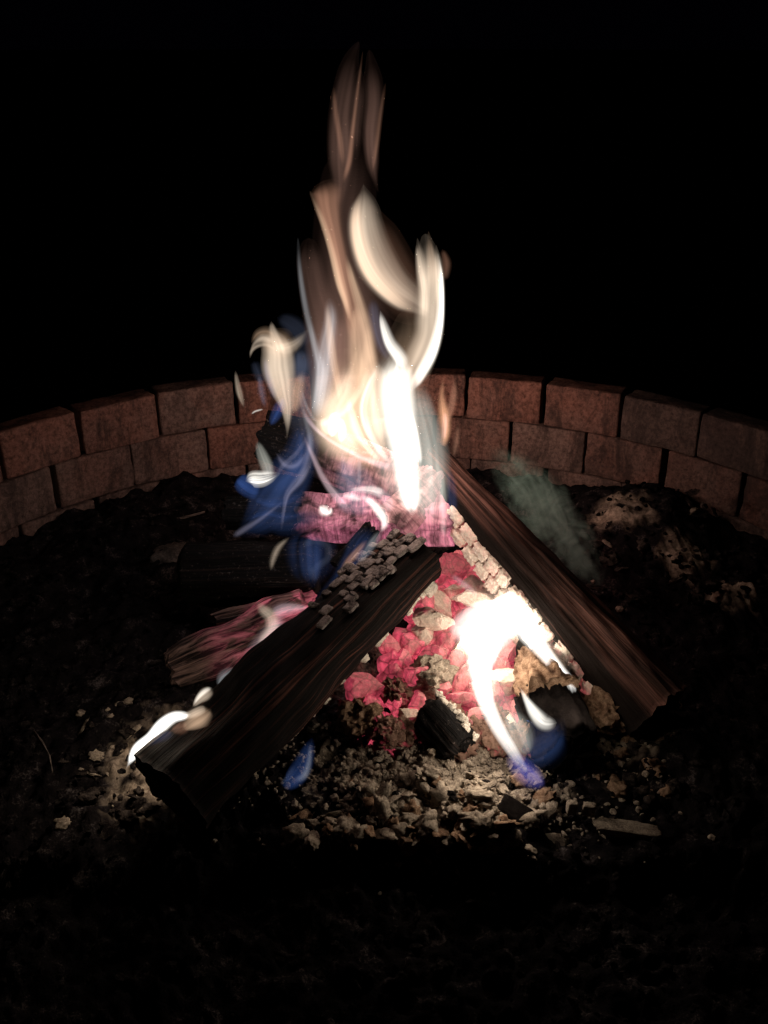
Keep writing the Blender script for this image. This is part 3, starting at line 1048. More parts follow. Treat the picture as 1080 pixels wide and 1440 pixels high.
# brown shoulder running down to the cream
f_('flame_tongue', Z1, [(400, 552, 62, 1.0), (412, 590, 58, 2.2), (418, 650, 46, 2.6), (435, 730, 36, 2.6), (456, 820, 31, 2.8), (478, 920, 28, 2.8), (498, 1010, 30, 2.4), (515, 1090, 38, 2.0), (540, 1180, 45, 1.4)], 0.15, BROWN, skew=-0.3)
f_('flame_strand', Z1, [(350, 590, 6, 0.8), (395, 690, 10, 1.6), (430, 800, 12, 2.4), (460, 920, 14, 3.2), (482, 990, 12, 2.4), (505, 1080, 8, 1.0)], 0.14, TAN, skew=-0.5)
f_('flame_strand', Z1, [(480, 820, 10, 0.9), (500, 900, 16, 1.5), (530, 1000, 22, 1.6), (555, 1090, 26, 1.6), (570, 1180, 26, 1.4), (585, 1260, 20, 0.8)], 0.16, TAN)
# outer left glassy strand
f_('flame_strand', Z1, [(306, 760, 5, 0.4), (312, 860, 7, 0.9), (325, 960, 9, 1.2), (345, 1060, 10, 1.2), (372, 1160, 12, 1.4), (392, 1240, 14, 1.6), (380, 1330, 14, 1.4), (362, 1400, 10, 0.8)], 0.12, GREY)
f_('flame_veil', Z1, [(345, 760, 36, 0.4), (350, 850, 44, 0.9), (368, 950, 52, 1.2), (395, 1050, 62, 1.6), (405, 1150, 66, 2.4), (410, 1260, 60, 2.2), (400, 1370, 50, 1.4)], 0.20, DIM, soft=0.8)
f_('flame_veil', Z2, [(420, 0, 22, 1.0), (425, 80, 26, 1.8), (410, 180, 34, 2.2), (400, 280, 40, 2.4), (385, 370, 34, 2.0), (370, 440, 20, 1.0)], 0.14, GREY, soft=1.2)
f_('flame_strand', Z2, [(410, 10, 10, 0.8), (420, 120, 16, 1.6), (435, 230, 18, 1.6), (455, 330, 14, 1.0), (460, 380, 8, 0.5)], 0.13, TAN)
# big cream tongue and the right white one
f_('flame_tongue', Z1, [(543, 565, 6, 0.8), (548, 620, 40, 1.8), (548, 700, 58, 2.2), (565, 780, 66, 2.4), (600, 860, 70, 2.4), (660, 935, 62, 2.4), (735, 990, 50, 2.2), (800, 1040, 34, 1.2)], 0.16, CREAM, skew=-0.6, soft=1.2, ends=0.32)
f_('flame_tongue', Z1, [(528, 600, 14, 1.0), (520, 700, 26, 2.0), (540, 800, 34, 2.4), (585, 890, 36, 2.4), (650, 960, 30, 1.6), (720, 1020, 18, 0.8)], 0.155, TAN, skew=-0.6)
f_('flame_tongue', Z1, [(766, 745, 30, 0.4), (776, 810, 40, 1.4), (782, 880, 46, 2.6), (784, 960, 48, 2.8), (780, 1040, 50, 2.8), (775, 1110, 50, 2.6), (745, 1190, 54, 2.6), (705, 1270, 56, 2.4), (680, 1340, 50, 1.5)], 0.14, CREAM, skew=0.3, soft=1.2, ends=0.3)
f_('flame_wisp', Z1, [(738, 760, 5, 0.3), (748, 820, 16, 0.8), (760, 900, 22, 1.2), (770, 980, 20, 0.7)], 0.145, CREAM, ends=0.35)
f_('flame_wisp', Z1, [(778, 735, 5, 0.2), (784, 800, 14, 0.6), (790, 880, 18, 0.9), (788, 960, 16, 0.6)], 0.15, TAN, ends=0.35)
f_('flame_wisp', Z1, [(806, 785, 5, 0.3), (810, 850, 14, 0.8), (812, 940, 16, 1.0), (806, 1020, 12, 0.6)], 0.14, CREAM, ends=0.35)
f_('flame_strand', Z1, [(812, 815, 6, 0.5), (822, 900, 10, 1.6), (822, 1000, 14, 2.2), (812, 1090, 18, 2.4), (785, 1180, 22, 2.4), (740, 1260, 22, 1.8), (715, 1310, 14, 0.8)], 0.13, WHITE, skew=0.5)
f_('flame_strand', Z1, [(735, 785, 6, 0.6), (745, 860, 14, 1.2), (760, 950, 20, 1.5), (760, 1050, 20, 1.4)], 0.15, CREAM)
f_('flame_wisp', Z1, [(828, 800, 6, 0.5), (842, 850, 14, 1.2), (835, 910, 10, 0.6)], 0.15, BROWN)
f_('flame_tongue', Z2, [(604, 45, 5, 0.6), (618, 100, 16, 1.4), (640, 160, 22, 1.8), (672, 205, 26, 1.8), (700, 250, 24, 1.0)], 0.13, WHITE, skew=-0.5)
# white heart column
f_('flame_heart', Z2, [(668, 190, 34, 1.0), (664, 260, 54, 2.6), (665, 340, 60, 3.6), (674, 430, 58, 3.6), (686, 520, 54, 3.0), (694, 600, 46, 2.6), (704, 680, 42, 2.6), (714, 745, 36, 2.4), (722, 782, 20, 1.0)], 0.13, WHITE, soft=1.1, streak=0.6)
f_('flame_heart', Z2, [(655, 290, 20, 0.6), (660, 370, 30, 1.6), (675, 460, 28, 1.6), (690, 560, 20, 0.8)], 0.12, WHITE, soft=1.4)
f_('flame_strand', Z2, [(690, 380, 18, 1.0), (715, 470, 24, 1.8), (735, 550, 20, 1.4), (750, 600, 8, 0.6)], 0.12, WHITE)
f_('flame_veil', Z2, [(735, 300, 40, 1.0), (740, 380, 50, 2.0), (760, 470, 62, 2.4), (775, 560, 72, 2.6), (780, 660, 72, 2.6), (780, 750, 60, 2.2), (790, 820, 40, 1.2)], 0.15, PALEG, soft=0.9)
f_('flame_strand', Z2, [(800, 560, 8, 0.6), (820, 640, 14, 1.2), (830, 740, 16, 1.4), (832, 830, 12, 1.0), (835, 870, 6, 0.4)], 0.12, PALEG)
f_('flame_veil', Z2, [(850, 610, 12, 0.8), (860, 690, 22, 2.0), (862, 760, 22, 2.0), (850, 810, 12, 0.8)], 0.14, BLUE)
# beige veil in the middle
f_('flame_veil', Z2, [(555, 130, 26, 1.0), (548, 220, 46, 1.8), (545, 290, 64, 2.4), (525, 370, 92, 2.8), (510, 440, 122, 3.0), (535, 510, 110, 2.6), (580, 570, 80, 1.8), (610, 610, 40, 0.8)], 0.19, TAN, soft=0.8)
f_('flame_veil', Z2, [(590, 230, 30, 1.0), (590, 320, 50, 1.8), (590, 420, 56, 2.0), (600, 520, 50, 1.6)], 0.17, CREAM, soft=1.0)
f_('flame_strand', Z2, [(486, 350, 8, 0.8), (500, 420, 18, 2.0), (525, 490, 20, 2.2), (565, 550, 14, 1.8), (610, 595, 8, 0.8)], 0.14, CREAM)
f_('flame_strand', Z2, [(560, 250, 10, 0.8), (530, 330, 14, 1.2), (480, 400, 16, 1.6), (420, 440, 18, 1.8), (375, 455, 12, 0.8)], 0.15, CREAM)
f_('flame_strand', Z2, [(570, 300, 10, 0.8), (585, 400, 14, 1.2), (600, 480, 14, 1.2), (615, 560, 8, 0.6)], 0.15, CREAM)
f_('flame_lick', Z2, [(440, 410, 14, 1.2), (436, 455, 22, 2.2), (425, 500, 12, 1.0)], 0.14, WHITE)
f_('flame_lick', Z2, [(458, 430, 10, 1.0), (466, 475, 16, 2.0), (462, 518, 8, 0.8)], 0.14, WHITE)
f_('flame_lick', Z2, [(395, 430, 20, 1.0), (400, 465, 30, 1.8), (420, 490, 20, 1.0)], 0.15, CREAM)
f_('flame_strand', Z2, [(325, 400, 6, 0.5), (345, 440, 8, 1.2), (385, 485, 7, 1.4), (450, 530, 7, 1.4), (540, 575, 9, 1.8), (620, 605, 12, 2.0), (665, 600, 14, 1.4)], 0.20, PINKF)
f_('flame_veil', Z2, [(575, 0, 18, 1.0), (585, 80, 26, 2.0), (605, 160, 24, 2.0), (640, 230, 14, 1.0)], 0.17, BLUEG)
f_('flame_strand', Z2, [(555, 90, 10, 0.8), (566, 170, 14, 1.2), (580, 240, 12, 1.0), (600, 300, 10, 0.6)], 0.14, TAN)
f_('flame_veil', Z2, [(500, 230, 20, 0.6), (470, 330, 50, 1.6), (430, 420, 70, 2.2), (460, 500, 80, 2.0), (540, 560, 60, 1.2)], 0.20, CREAM, soft=1.2)
f_('flame_veil', Z2, [(640, 180, 30, 0.8), (640, 300, 80, 1.6), (650, 420, 96, 2.0), (660, 540, 100, 2.0), (680, 660, 84, 1.6), (700, 760, 50, 0.5)], 0.16, PALEG, soft=1.2)
f_('flame_veil', Z2, [(520, 20, 26, 0.6), (520, 120, 40, 1.4), (530, 220, 50, 1.8), (540, 320, 50, 1.2)], 0.18, TAN, soft=1.2)
f_('flame_veil', Z2, [(470, 60, 30, 0.6), (470, 160, 44, 1.4), (470, 260, 46, 1.6), (450, 350, 40, 1.0)], 0.21, DIM, soft=1.2)
f_('flame_strand', Z2, [(600, 240, 8, 0.5), (560, 320, 12, 1.0), (540, 400, 12, 1.2), (560, 480, 12, 1.2), (610, 560, 10, 0.9), (645, 600, 8, 0.5)], 0.13, WHITE)
f_('flame_strand', Z2, [(345, 60, 6, 0.5), (362, 160, 9, 0.9), (378, 260, 10, 1.1), (372, 350, 8, 0.8), (350, 430, 5, 0.4)], 0.11, GREY)
f_('flame_strand', Z2, [(310, 330, 5, 0.4), (330, 420, 8, 0.7), (350, 500, 9, 0.7), (352, 570, 6, 0.4)], 0.13, GREY)
f_('flame_veil', Z1, [(500, 330, 40, 0.2), (500, 480, 80, 0.35), (480, 640, 96, 0.6), (480, 800, 110, 0.9), (490, 960, 130, 1.4), (500, 1110, 150, 1.9), (520, 1260, 160, 1.7), (540, 1400, 140, 1.0)], 0.22, DIM, soft=1.4, ends=0.3)
f_('flame_veil', Z1, [(570, 640, 30, 0.3), (600, 760, 70, 0.5), (640, 880, 90, 0.8), (700, 980, 80, 0.8), (760, 1060, 60, 0.5)], 0.18, BROWN, soft=1.4, ends=0.3)
f_('flame_veil', Z2, [(700, 40, 60, 0.5), (720, 130, 80, 0.4), (690, 230, 90, 0.7), (660, 330, 100, 0.9), (660, 430, 100, 0.6)], 0.17, TAN, soft=1.4, ends=0.3)
f_('flame_veil', Z2, [(480, 180, 60, 0.4), (470, 290, 110, 1.0), (470, 390, 140, 1.3), (500, 490, 150, 1.2), (560, 580, 110, 0.7)], 0.21, TAN, soft=1.4, ends=0.3)
f_('flame_veil', Z2, [(330, 120, 50, 0.3), (340, 230, 80, 1.0), (330, 340, 80, 1.2), (330, 440, 70, 1.0), (360, 540, 60, 0.5)], 0.20, BLUEG, soft=1.4, ends=0.3)
f_('flame_wisp', Z1, [(520, 470, 10, 0.3), (512, 380, 26, 0.7), (520, 260, 30, 0.6), (530, 150, 18, 0.3)], 0.18, DIM, soft=1.3, ends=0.35)
# pale licks on the glowing logs
f_('flame_strand', Z2, [(330, 500, 5, 0.4), (358, 565, 8, 1.0), (395, 645, 10, 1.4), (445, 715, 13, 1.8), (495, 765, 12, 1.2)], 0.14, PINKF)
f_('flame_lick', Z2, [(385, 745, 8, 0.8), (400, 765, 22, 2.0), (420, 770, 14, 1.6), (425, 752, 6, 0.6)], 0.15, WHITE)
f_('flame_lick', Z2, [(490, 694, 6, 0.4), (530, 690, 9, 0.9), (575, 692, 14, 1.3), (620, 705, 14, 1.0)], 0.13, WHITE)
f_('flame_lick', Z2, [(530, 712, 8, 0.5), (570, 735, 16, 1.2), (605, 775, 20, 1.8), (620, 810, 16, 1.4), (606, 845, 8, 0.6)], 0.13, WHITE)
f_('flame_lick', Z2, [(580, 690, 16, 0.6), (620, 720, 26, 1.2), (640, 770, 22, 0.8)], 0.14, PINKF)
f_('flame_lick', Z2, [(465, 712, 6, 0.5), (500, 716, 12, 1.4), (540, 728, 6, 0.6)], 0.12, WHITE)
f_('flame_veil', Z2, [(480, 560, 30, 0.8), (500, 640, 60, 1.4), (520, 720, 80, 1.4), (520, 790, 60, 0.9)], 0.14, LAV, soft=0.8)
f_('flame_strand', Z2, [(462, 500, 5, 0.4), (468, 580, 8, 0.8), (475, 660, 8, 0.8)], 0.13, LAV)
f_('flame_strand', Z2, [(528, 560, 4, 0.4), (528, 620, 7, 0.8), (526, 680, 5, 0.5)], 0.13, PINKF)
lamp('flame_light', at(570, 610, 0.36), 1.8, (1.0, 0.68, 0.55), 0.05, MF)
lamp('flame_light', at(590, 610, 0.10), 1.5, (1.0, 0.70, 0.56), 0.05, MF)
lamp('flame_light', at(560, 500, 0.28), 1.1, (1.0, 0.66, 0.54), 0.06, MF)

# left shoulder flame
LF = thing('left_flame', 'pale crested flame left of the main one with a blue foot', 'flame', at(400, 610, 0.16))
f_ = lambda nm, z, pts, Y, m, **k: flame(nm, LF, z, pts, Y, m, **k)
ZL = (320, 430, 5.4)
f_('flame_tongue', ZL, [(325, 150, 30, 0.6), (355, 260, 84, 1.8), (380, 370, 110, 2.6), (388, 470, 118, 2.8), (408, 570, 104, 2.6), (428, 670, 78, 2.2), (450, 770, 50, 1.7), (457, 900, 22, 1.0), (450, 1010, 8, 0.5)], 0.14, CREAM, soft=0.7)
f_('flame_crest', ZL, [(332, 120, 8, 0.4), (345, 190, 32, 1.1), (380, 280, 42, 1.3), (430, 360, 30, 0.7)], 0.13, CREAM)
f_('flame_strand', ZL, [(170, 395, 5, 0.5), (185, 340, 11, 1.0), (232, 302, 14, 1.1), (300, 297, 15, 0.8), (370, 335, 12, 0.4)], 0.12, CREAM)
f_('flame_strand', ZL, [(172, 355, 5, 0.3), (208, 285, 18, 0.7), (270, 252, 40, 1.4), (350, 275, 36, 1.0)], 0.13, CREAM)
f_('flame_strand', ZL, [(182, 280, 6, 0.3), (230, 215, 24, 0.7), (300, 200, 32, 0.8), (355, 230, 20, 0.5)], 0.14, TAN)
f_('flame_crest', ZL, [(330, 330, 40, 0.8), (450, 316, 60, 1.3), (530, 275, 44, 1.0), (610, 185, 16, 0.5)], 0.16, CREAM, soft=1.5, ends=0.35)
f_('flame_veil', ZL, [(250, 220, 40, 0.3), (330, 270, 100, 0.9), (420, 310, 120, 1.0), (530, 330, 80, 0.6)], 0.17, TAN, soft=1.4, ends=0.35)
f_('flame_strand', ZL, [(285, 390, 16, 0.5), (300, 500, 26, 1.1), (332, 610, 26, 1.1), (372, 720, 18, 0.6)], 0.15, LAV)
f_('flame_veil', ZL, [(545, 330, 40, 0.5), (555, 430, 70, 1.6), (550, 520, 60, 1.2), (560, 600, 40, 0.5)], 0.18, BLUEG)
f_('flame_veil', ZL, [(380, 90, 30, 0.3), (460, 130, 70, 0.8), (540, 200, 80, 1.0), (600, 320, 60, 0.8)], 0.19, BLUEG)
f_('flame_veil', ZL, [(200, 420, 30, 0.3), (230, 500, 44, 0.8), (270, 590, 40, 0.6)], 0.19, BLUEG)
f_('flame_veil', ZL, [(570, 500, 30, 0.5), (535, 620, 56, 1.2), (520, 740, 46, 1.0), (500, 820, 24, 0.4)], 0.17, TAN)
f_('flame_foot', ZL, [(425, 690, 20, 0.7), (398, 770, 46, 1.6), (358, 850, 40, 1.5), (325, 910, 18, 0.6)], 0.14, BLUEB)
f_('flame_strand', ZL, [(238, 530, 9, 0.4), (258, 640, 24, 0.8), (285, 770, 14, 0.4)], 0.17, LAV)
f_('flame_strand', ZL, [(560, 620, 8, 0.4), (590, 740, 12, 0.8), (640, 840, 12, 0.8), (690, 890, 8, 0.4)], 0.13, GREY)
lamp('flame_light', at(390, 520, 0.13), 0.8, (1.0, 0.75, 0.62), 0.04, LF)
WK = thing('flame_wisp', 'tiny pale flame wisp standing alone left of the crested flame', 'flame', at(342, 575, 0.2))
flame('flame_tongue', WK, Z2, [(80, 262, 3, 0.4), (86, 300, 7, 1.0), (96, 345, 9, 1.2), (112, 395, 3, 0.5)], 0.2, CREAM)
SP = thing('spark', 'short curved spark glowing left of the blue flame foot', 'spark', at(362, 580, 0.2))
flame('spark_streak', SP, Z2, [(138, 417, 2.5, 0.6), (150, 408, 3, 0.8), (166, 403, 3, 0.8), (180, 400, 2, 0.5)], 0.2, WHITE)

# blue flame over the left end of the back logs
BF = thing('blue_flame', 'wide deep blue flame with a bright white blob at far left of the fire', 'flame', at(380, 745, 0.2))
f_ = lambda nm, z, pts, Y, m, **k: flame(nm, BF, z, pts, Y, m, **k)
f_('flame_tongue', Z2, [(158, 515, 8, 0.8), (175, 560, 20, 1.4), (195, 610, 24, 1.8), (205, 650, 16, 1.2)], 0.17, PALEG)
f_('flame_blob', Z2, [(118, 660, 12, 1.0), (140, 652, 26, 2.2), (170, 652, 28, 2.4), (200, 645, 22, 1.8), (240, 632, 8, 0.6)], 0.17, WHITE, soft=0.8, streak=1.0, ends=0.3)
f_('flame_blob', Z2, [(85, 650, 18, 1.4), (105, 665, 34, 2.4), (140, 690, 34, 2.0), (170, 700, 20, 1.0)], 0.19, BLUEB, soft=1.0)
f_('flame_veil', Z2, [(350, 430, 20, 1.0), (335, 500, 50, 2.4), (310, 580, 62, 2.8), (270, 650, 80, 3.2), (220, 730, 92, 3.2), (165, 800, 66, 2.4), (90, 855, 30, 1.0)], 0.19, BLUE, soft=0.9, streak=1.1)
f_('flame_veil', Z2, [(300, 460, 16, 0.8), (315, 540, 30, 1.6), (300, 610, 34, 1.8), (250, 660, 30, 1.4), (200, 700, 24, 1.0)], 0.17, BLUE)
f_('flame_strand', Z2, [(352, 590, 8, 0.6), (315, 650, 15, 1.2), (270, 705, 10, 1.2), (256, 760, 6, 0.9), (246, 835, 5, 0.5)], 0.16, LAV)
f_('flame_strand', Z2, [(250, 735, 4, 0.4), (180, 790, 7, 0.7), (110, 835, 10, 0.9), (72, 860, 8, 0.5)], 0.16, LAV)
f_('flame_strand', Z2, [(340, 500, 6, 0.5), (300, 560, 7, 0.7), (255, 600, 8, 0.7), (235, 630, 6, 0.5)], 0.16, LAV)
f_('flame_strand', Z2, [(345, 470, 8, 0.4), (350, 540, 14, 0.9), (335, 610, 14, 0.8), (300, 680, 10, 0.5)], 0.16, LAV, streak=0.8)
f_('flame_strand', Z2, [(230, 560, 8, 0.3), (260, 600, 16, 0.7), (300, 600, 16, 0.7), (335, 560, 8, 0.3)], 0.165, LAV, streak=0.8)
f_('flame_strand', Z2, [(140, 720, 8, 0.3), (200, 740, 16, 0.7), (260, 735, 16, 0.7), (320, 700, 10, 0.4)], 0.17, BLUEB, streak=0.9)
f_('flame_strand', Z2, [(120, 800, 8, 0.3), (190, 780, 16, 0.6), (260, 790, 16, 0.6), (340, 770, 8, 0.3)], 0.17, BLUEB, streak=0.9)
f_('flame_veil', Z2, [(400, 780, 20, 0.8), (330, 800, 40, 1.6), (270, 820, 40, 1.6), (200, 830, 24, 0.8)], 0.16, BLUE)
lamp('flame_light', at(368, 672, 0.15), 0.35, (0.75, 0.85, 1.0), 0.03, BF)

# thin flame at the right log top
RW = thing('forked_flame', 'thin forked orange flame behind the top of the right log', 'flame', at(626, 640, 0.34))
f_ = lambda nm, z, pts, Y, m, **k: flame(nm, RW, z, pts, Y, m, **k)
f_('flame_tongue', Z2, [(832, 285, 5, 0.4), (826, 350, 13, 0.9), (834, 420, 24, 2.4), (840, 480, 20, 2.4), (830, 545, 12, 1.4)], 0.36, ORANGE)
f_('flame_tongue', Z2, [(872, 285, 5, 0.3), (868, 350, 12, 1.6), (856, 410, 12, 1.8), (845, 450, 7, 1.0)], 0.36, BROWN)
f_('flame_tongue', Z2, [(885, 455, 5, 0.3), (880, 510, 11, 0.9), (868, 570, 8, 0.6)], 0.35, BROWN)
f_('flame_tongue', Z2, [(836, 410, 6, 0.5), (838, 450, 10, 0.9), (834, 510, 7, 0.7)], 0.35, PINKF)

lamp('flame_light', at(628, 600, 0.50), 2.1, (1.0, 0.66, 0.54), 0.02, RW)  # added lamp behind the forked flame, brightens the middle of the back wall

# blue flame on the end of the thick black log
OB = thing('blue_flame', 'round blue flame swirling on the end of the thick black log', 'flame', at(435, 820, 0.1))
Z5 = (220, 720, 4.1538)
f_ = lambda nm, z, pts, Y, m, **k: flame(nm, OB, z, pts, Y, m, **k)
YB = 0.085
f_('flame_veil', Z5, [(905, 90, 60, 0.8), (900, 170, 130, 1.8), (905, 260, 140, 2.2), (910, 350, 120, 1.6), (915, 440, 70, 0.5)], YB, BLUE, soft=1.4, streak=1.6, ends=0.3)
f_('flame_strand', Z5, [(850, 230, 14, 0.5), (880, 180, 24, 0.8), (940, 170, 24, 0.9), (1000, 200, 26, 0.9), (1000, 270, 24, 0.9), (940, 320, 24, 0.8), (890, 370, 14, 0.4)], YB - 0.01, BLUEG)
f_('flame_strand', Z5, [(880, 320, 16, 0.4), (910, 350, 24, 0.8), (925, 400, 20, 0.6)], YB - 0.01, BLUEG)
f_('flame_strand', Z5, [(775, 150, 6, 0.4), (715, 205, 16, 0.9), (683, 270, 16, 0.9), (668, 340, 8, 0.5)], YB - 0.005, CREAM)
# blue flow along the grey-crusted log
PB = thing('blue_flame', 'thin blue flame flowing down along the upper edge of the left leaning log', 'flame', at(490, 830, 0.0))
Z8 = (430, 700, 4.32)
f_ = lambda nm, z, pts, Y, m, **k: flame(nm, PB, z, pts, Y, m, **k)
f_('flame_veil', Z8, [(420, 180, 30, 0.6), (350, 260, 70, 1.6), (300, 380, 80, 1.8), (240, 520, 90, 1.8), (140, 660, 90, 1.4), (40, 780, 60, 0.8)], 0.0, BLUE, soft=0.9, streak=1.1)
f_('flame_strand', Z8, [(460, 200, 14, 0.5), (410, 270, 24, 1.2), (370, 330, 20, 0.9), (320, 400, 16, 0.6)], -0.01, GREY)
f_('flame_strand', Z8, [(370, 260, 10, 0.4), (310, 330, 18, 0.9), (260, 390, 20, 1.0), (225, 450, 18, 0.8)], -0.01, ORANGE)
f_('flame_strand', Z8, [(280, 500, 10, 0.4), (230, 590, 22, 0.6), (150, 660, 24, 0.6), (40, 720, 20, 0.4)], -0.01, BLUEG)
# pale flame licking over the pink slab
QF = thing('flame_lick', 'curved cream flame licking over the pink glowing slab', 'flame', at(375, 905, 0.0))
f_ = lambda nm, z, pts, Y, m, **k: flame(nm, QF, z, pts, Y, m, **k)
f_('flame_tongue', Z5, [(585, 520, 10, 0.4), (625, 570, 34, 1.0), (670, 610, 44, 1.3), (675, 680, 42, 1.3), (630, 740, 34, 1.0), (585, 790, 14, 0.5)], -0.02, CREAM)
f_('flame_tongue', Z5, [(900, 560, 8, 0.4), (820, 560, 30, 0.9), (740, 570, 44, 1.0), (680, 600, 40, 0.8)], -0.02, PINKF)
f_('flame_veil', Z5, [(720, 600, 40, 0.5), (680, 700, 60, 0.8), (600, 800, 60, 0.7), (520, 880, 40, 0.4)], -0.02, PINKF)

# flame on the lower left end of the left log
ZR = (160, 930, 5.76)
RF = thing('creeping_flame', 'bright white flame creeping along the lower left end of the black log', 'flame', atz(190, 1085, 0.1))
f_ = lambda nm, z, pts, Y, m, **k: flame(nm, RF, z, pts, Y, m, **k)
YR = -0.30
f_('flame_tongue', ZR, [(102, 868, 4, 0.6), (150, 780, 32, 2.0), (200, 700, 42, 2.4), (300, 620, 44, 2.6), (390, 520, 50, 2.6), (480, 455, 44, 2.4), (570, 440, 34, 1.8), (620, 430, 20, 1.0)], YR, HOT, soft=0.9)
f_('flame_tongue', ZR, [(560, 560, 30, 0.3), (620, 510, 66, 1.3), (690, 465, 84, 1.7), (750, 420, 60, 1.0), (785, 390, 30, 0.4)], YR, TAN, soft=1.0)
f_('flame_tongue', ZR, [(560, 450, 30, 0.8), (630, 430, 36, 1.4), (700, 400, 40, 1.2), (750, 380, 24, 0.5)], YR, CREAM, soft=1.0)
f_('flame_tongue', ZR, [(640, 370, 10, 0.5), (685, 315, 34, 1.5), (740, 268, 50, 1.7), (800, 225, 30, 0.6)], YR + 0.02, CREAM, soft=0.9)
f_('flame_tongue', ZR, [(648, 350, 8, 0.4), (690, 285, 16, 1.0), (740, 240, 18, 1.0), (790, 215, 10, 0.4)], YR + 0.015, WHITE)
f_('flame_lick', ZR, [(840, 200, 10, 0.6), (880, 130, 34, 1.2), (940, 90, 34, 1.0), (985, 60, 14, 0.5)], -0.2, GREY)
f_('flame_foot', ZR, [(225, 735, 20, 0.6), (300, 690, 44, 1.6), (400, 630, 56, 1.8), (480, 580, 40, 1.0)], YR - 0.01, BLUE, soft=0.9, streak=1.1)
f_('flame_veil', ZR, [(470, 560, 30, 0.5), (540, 540, 56, 1.0), (600, 520, 50, 0.8)], YR - 0.01, BROWN)
lamp('flame_light', at(200, 1012, -0.28), 1.0, (1.0, 0.82, 0.62), 0.02, RF)

# the low white flame in the ember cave
Z6 = (460, 720, 2.7)
SF = thing('low_flame', 'blazing white flame with two legs in the hollow beneath the right log', 'flame', at(690, 1000, -0.06))
f_ = lambda nm, z, pts, Y, m, **k: flame(nm, SF, z, pts, Y, m, **k)
YS = (820, 0.21, 1105, 0.055)
YF = (820, 0.25, 1105, 0.10)
f_('flame_heart', Z6, [(730, 270, 20, 0.8), (718, 335, 56, 1.2), (680, 390, 78, 1.2), (615, 430, 92, 1.2), (545, 478, 84, 1.0), (505, 515, 44, 0.8)], YS, HOT, soft=0.35, streak=0.3)
f_('flame_leg', Z6, [(610, 420, 70, 0.8), (592, 510, 60, 1.4), (582, 610, 38, 1.4), (602, 715, 30, 1.3), (646, 815, 26, 1.1), (698, 900, 22, 0.8), (758, 985, 16, 0.5)], YS, HOT, soft=0.35, skew=0.3, streak=0.3)
f_('flame_leg', Z6, [(690, 350, 44, 0.8), (755, 440, 44, 1.2), (822, 530, 28, 1.1), (880, 600, 22, 1.1), (916, 650, 22, 1.2), (932, 710, 12, 1.0), (936, 758, 5, 0.7)], YS, HOT, soft=0.35, streak=0.3)
f_('flame_veil', Z6, [(740, 250, 30, 0.3), (710, 340, 90, 0.9), (640, 420, 130, 1.0), (570, 500, 110, 0.8), (570, 600, 70, 0.6), (600, 720, 60, 0.5), (660, 840, 50, 0.4)], YS, CREAM, soft=1.4)
f_('flame_veil', Z6, [(690, 330, 60, 0.4), (770, 440, 70, 0.8), (840, 540, 56, 0.7), (900, 630, 40, 0.4)], YS, CREAM, soft=1.4)
f_('flame_foot', Z6, [(690, 910, 26, 0.6), (735, 970, 42, 1.6), (780, 1010, 40, 1.6), (825, 1045, 16, 0.6)], YS, mat_flame('violet_blue_flame', (0.20, 0.20, 0.9), 13), soft=0.8)
f_('flame_tongue', Z6, [(732, 665, 3, 0.5), (758, 715, 14, 1.4), (790, 765, 26, 1.8), (825, 800, 30, 1.2), (870, 800, 20, 0.6)], YF, WHITE)
f_('flame_tongue', Z6, [(690, 760, 30, 0.8), (720, 820, 54, 1.6), (745, 880, 46, 1.6), (770, 920, 18, 0.6)], YF, PALEG, soft=1.1)
f_('flame_foot', Z6, [(700, 840, 30, 0.6), (760, 890, 80, 1.1), (820, 870, 90, 1.4), (860, 830, 66, 1.1), (900, 790, 28, 0.3)], YF, BLUE, soft=1.8, streak=1.4, ends=0.35)
f_('flame_foot', Z6, [(720, 900, 24, 0.6), (780, 930, 44, 1.4), (850, 890, 40, 1.2), (890, 830, 20, 0.6)], YF, BLUE, soft=0.9, streak=1.1)
f_('flame_veil', Z6, [(640, 560, 24, 0.5), (640, 660, 44, 1.0), (680, 760, 50, 1.0), (730, 850, 40, 0.6)], YS, PALEG)
f_('flame_strand', Z6, [(470, 240, 8, 0.5), (520, 275, 12, 1.0), (570, 320, 10, 0.7)], 0.05, PINKF)
lamp('flame_light', atz(695, 905, 0.20), 1.5, (1.0, 0.84, 0.66), 0.03, SF)
lamp('flame_light', atz(690, 1040, 0.135), 0.8, (1.0, 0.85, 0.68), 0.02, SF)

lamp('flame_light', atz(812, 985, 0.17), 0.3, (1.0, 0.84, 0.66), 0.02, SF)

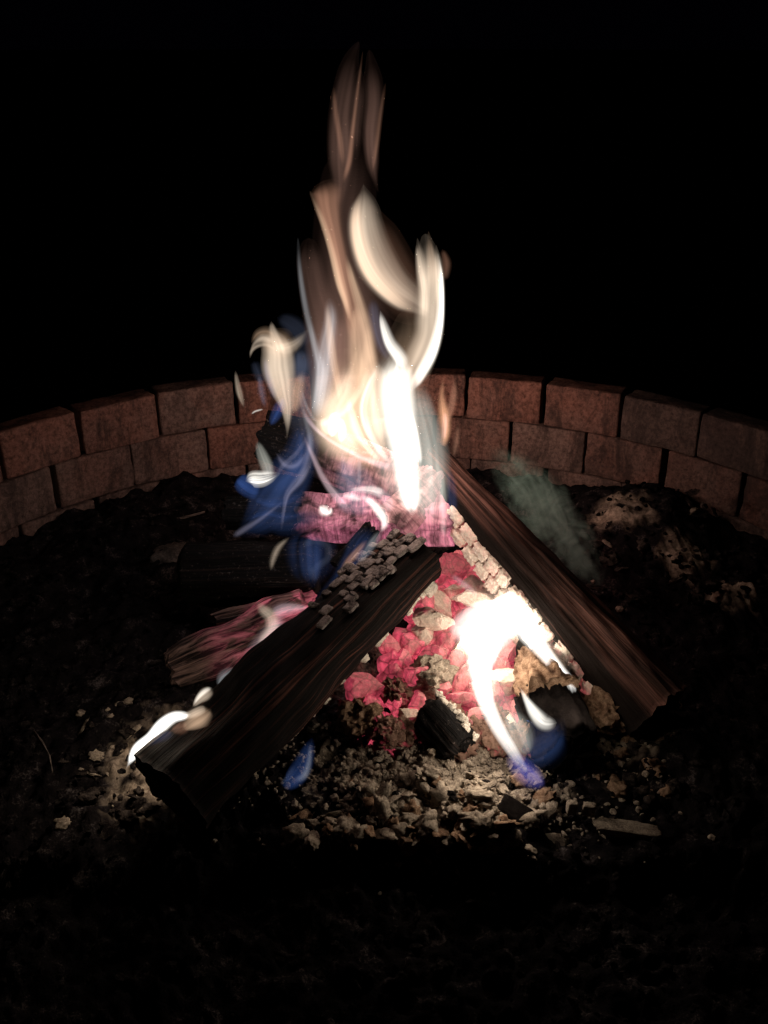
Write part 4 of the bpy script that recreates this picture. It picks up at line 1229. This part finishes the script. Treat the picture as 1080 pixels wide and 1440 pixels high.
# little blue flame in front of the left log
Z5b = (180, 700, 2.4545)
TF = thing('blue_flame', 'little blue flame on the ash at the foot of the left leaning log', 'flame', atz(410, 1105, 0.0))
f_ = lambda nm, z, pts, Y, m, **k: flame(nm, TF, z, pts, Y, m, **k)
YT = -0.30
f_('flame_tongue', Z5b, [(635, 830, 8, 0.4), (620, 880, 24, 0.8), (595, 940, 34, 1.0), (560, 980, 28, 0.9), (528, 985, 10, 0.5)], YT, BLUEB, soft=0.8)
f_('flame_strand', Z5b, [(628, 850, 5, 0.4), (625, 910, 8, 0.7), (608, 960, 10, 0.8), (575, 975, 7, 0.4)], YT - 0.01, GREY)
f_('flame_strand', Z5b, [(530, 985, 6, 0.5), (550, 970, 10, 0.7), (575, 925, 7, 0.4)], YT - 0.01, BLUEG)

# ------------------------------------------------------------------ smoke behind the right log
def smoke():
    t = NT('thin_smoke')
    v = t.pos()
    nn = t.noise(v, 15, 4, 0.6, 2.0)
    den = t.ramp(nn, [(0.36, 0.0), (0.66, 1.0)])
    sv = t.n('ShaderNodeVolumeScatter')
    sv.inputs['Color'].default_value = (0.40, 0.72, 0.62, 1)
    t.l(t.math('MULTIPLY', den, 7.0), sv.inputs['Density'])
    t.l(sv.outputs[0], t.out.inputs['Volume'])
    root = thing('smoke', 'thin greenish grey smoke drifting behind the right leaning log', 'smoke', at(760, 790, 0.34))
    Z = (600, 600, 4.1538)
    flame('smoke_puff', root, Z, [(760, 760, 40, 4), (700, 640, 110, 9), (650, 500, 150, 11), (600, 380, 140, 10), (520, 280, 120, 7), (420, 180, 90, 4), (330, 110, 50, 2)], 0.36, t.m, soft=0.8, ends=0.45, streak=0.9)
    flame('smoke_puff', root, Z, [(1010, 980, 40, 3), (960, 840, 100, 6), (860, 700, 130, 8), (760, 560, 130, 8), (640, 440, 110, 6)], 0.30, t.m, soft=0.8, ends=0.45, streak=0.9)
    flame('smoke_puff', root, Z, [(820, 700, 40, 3), (800, 560, 80, 6), (740, 420, 90, 7), (700, 320, 60, 4), (600, 200, 40, 2)], 0.42, t.m, soft=0.8, ends=0.45, streak=0.9)
smoke()
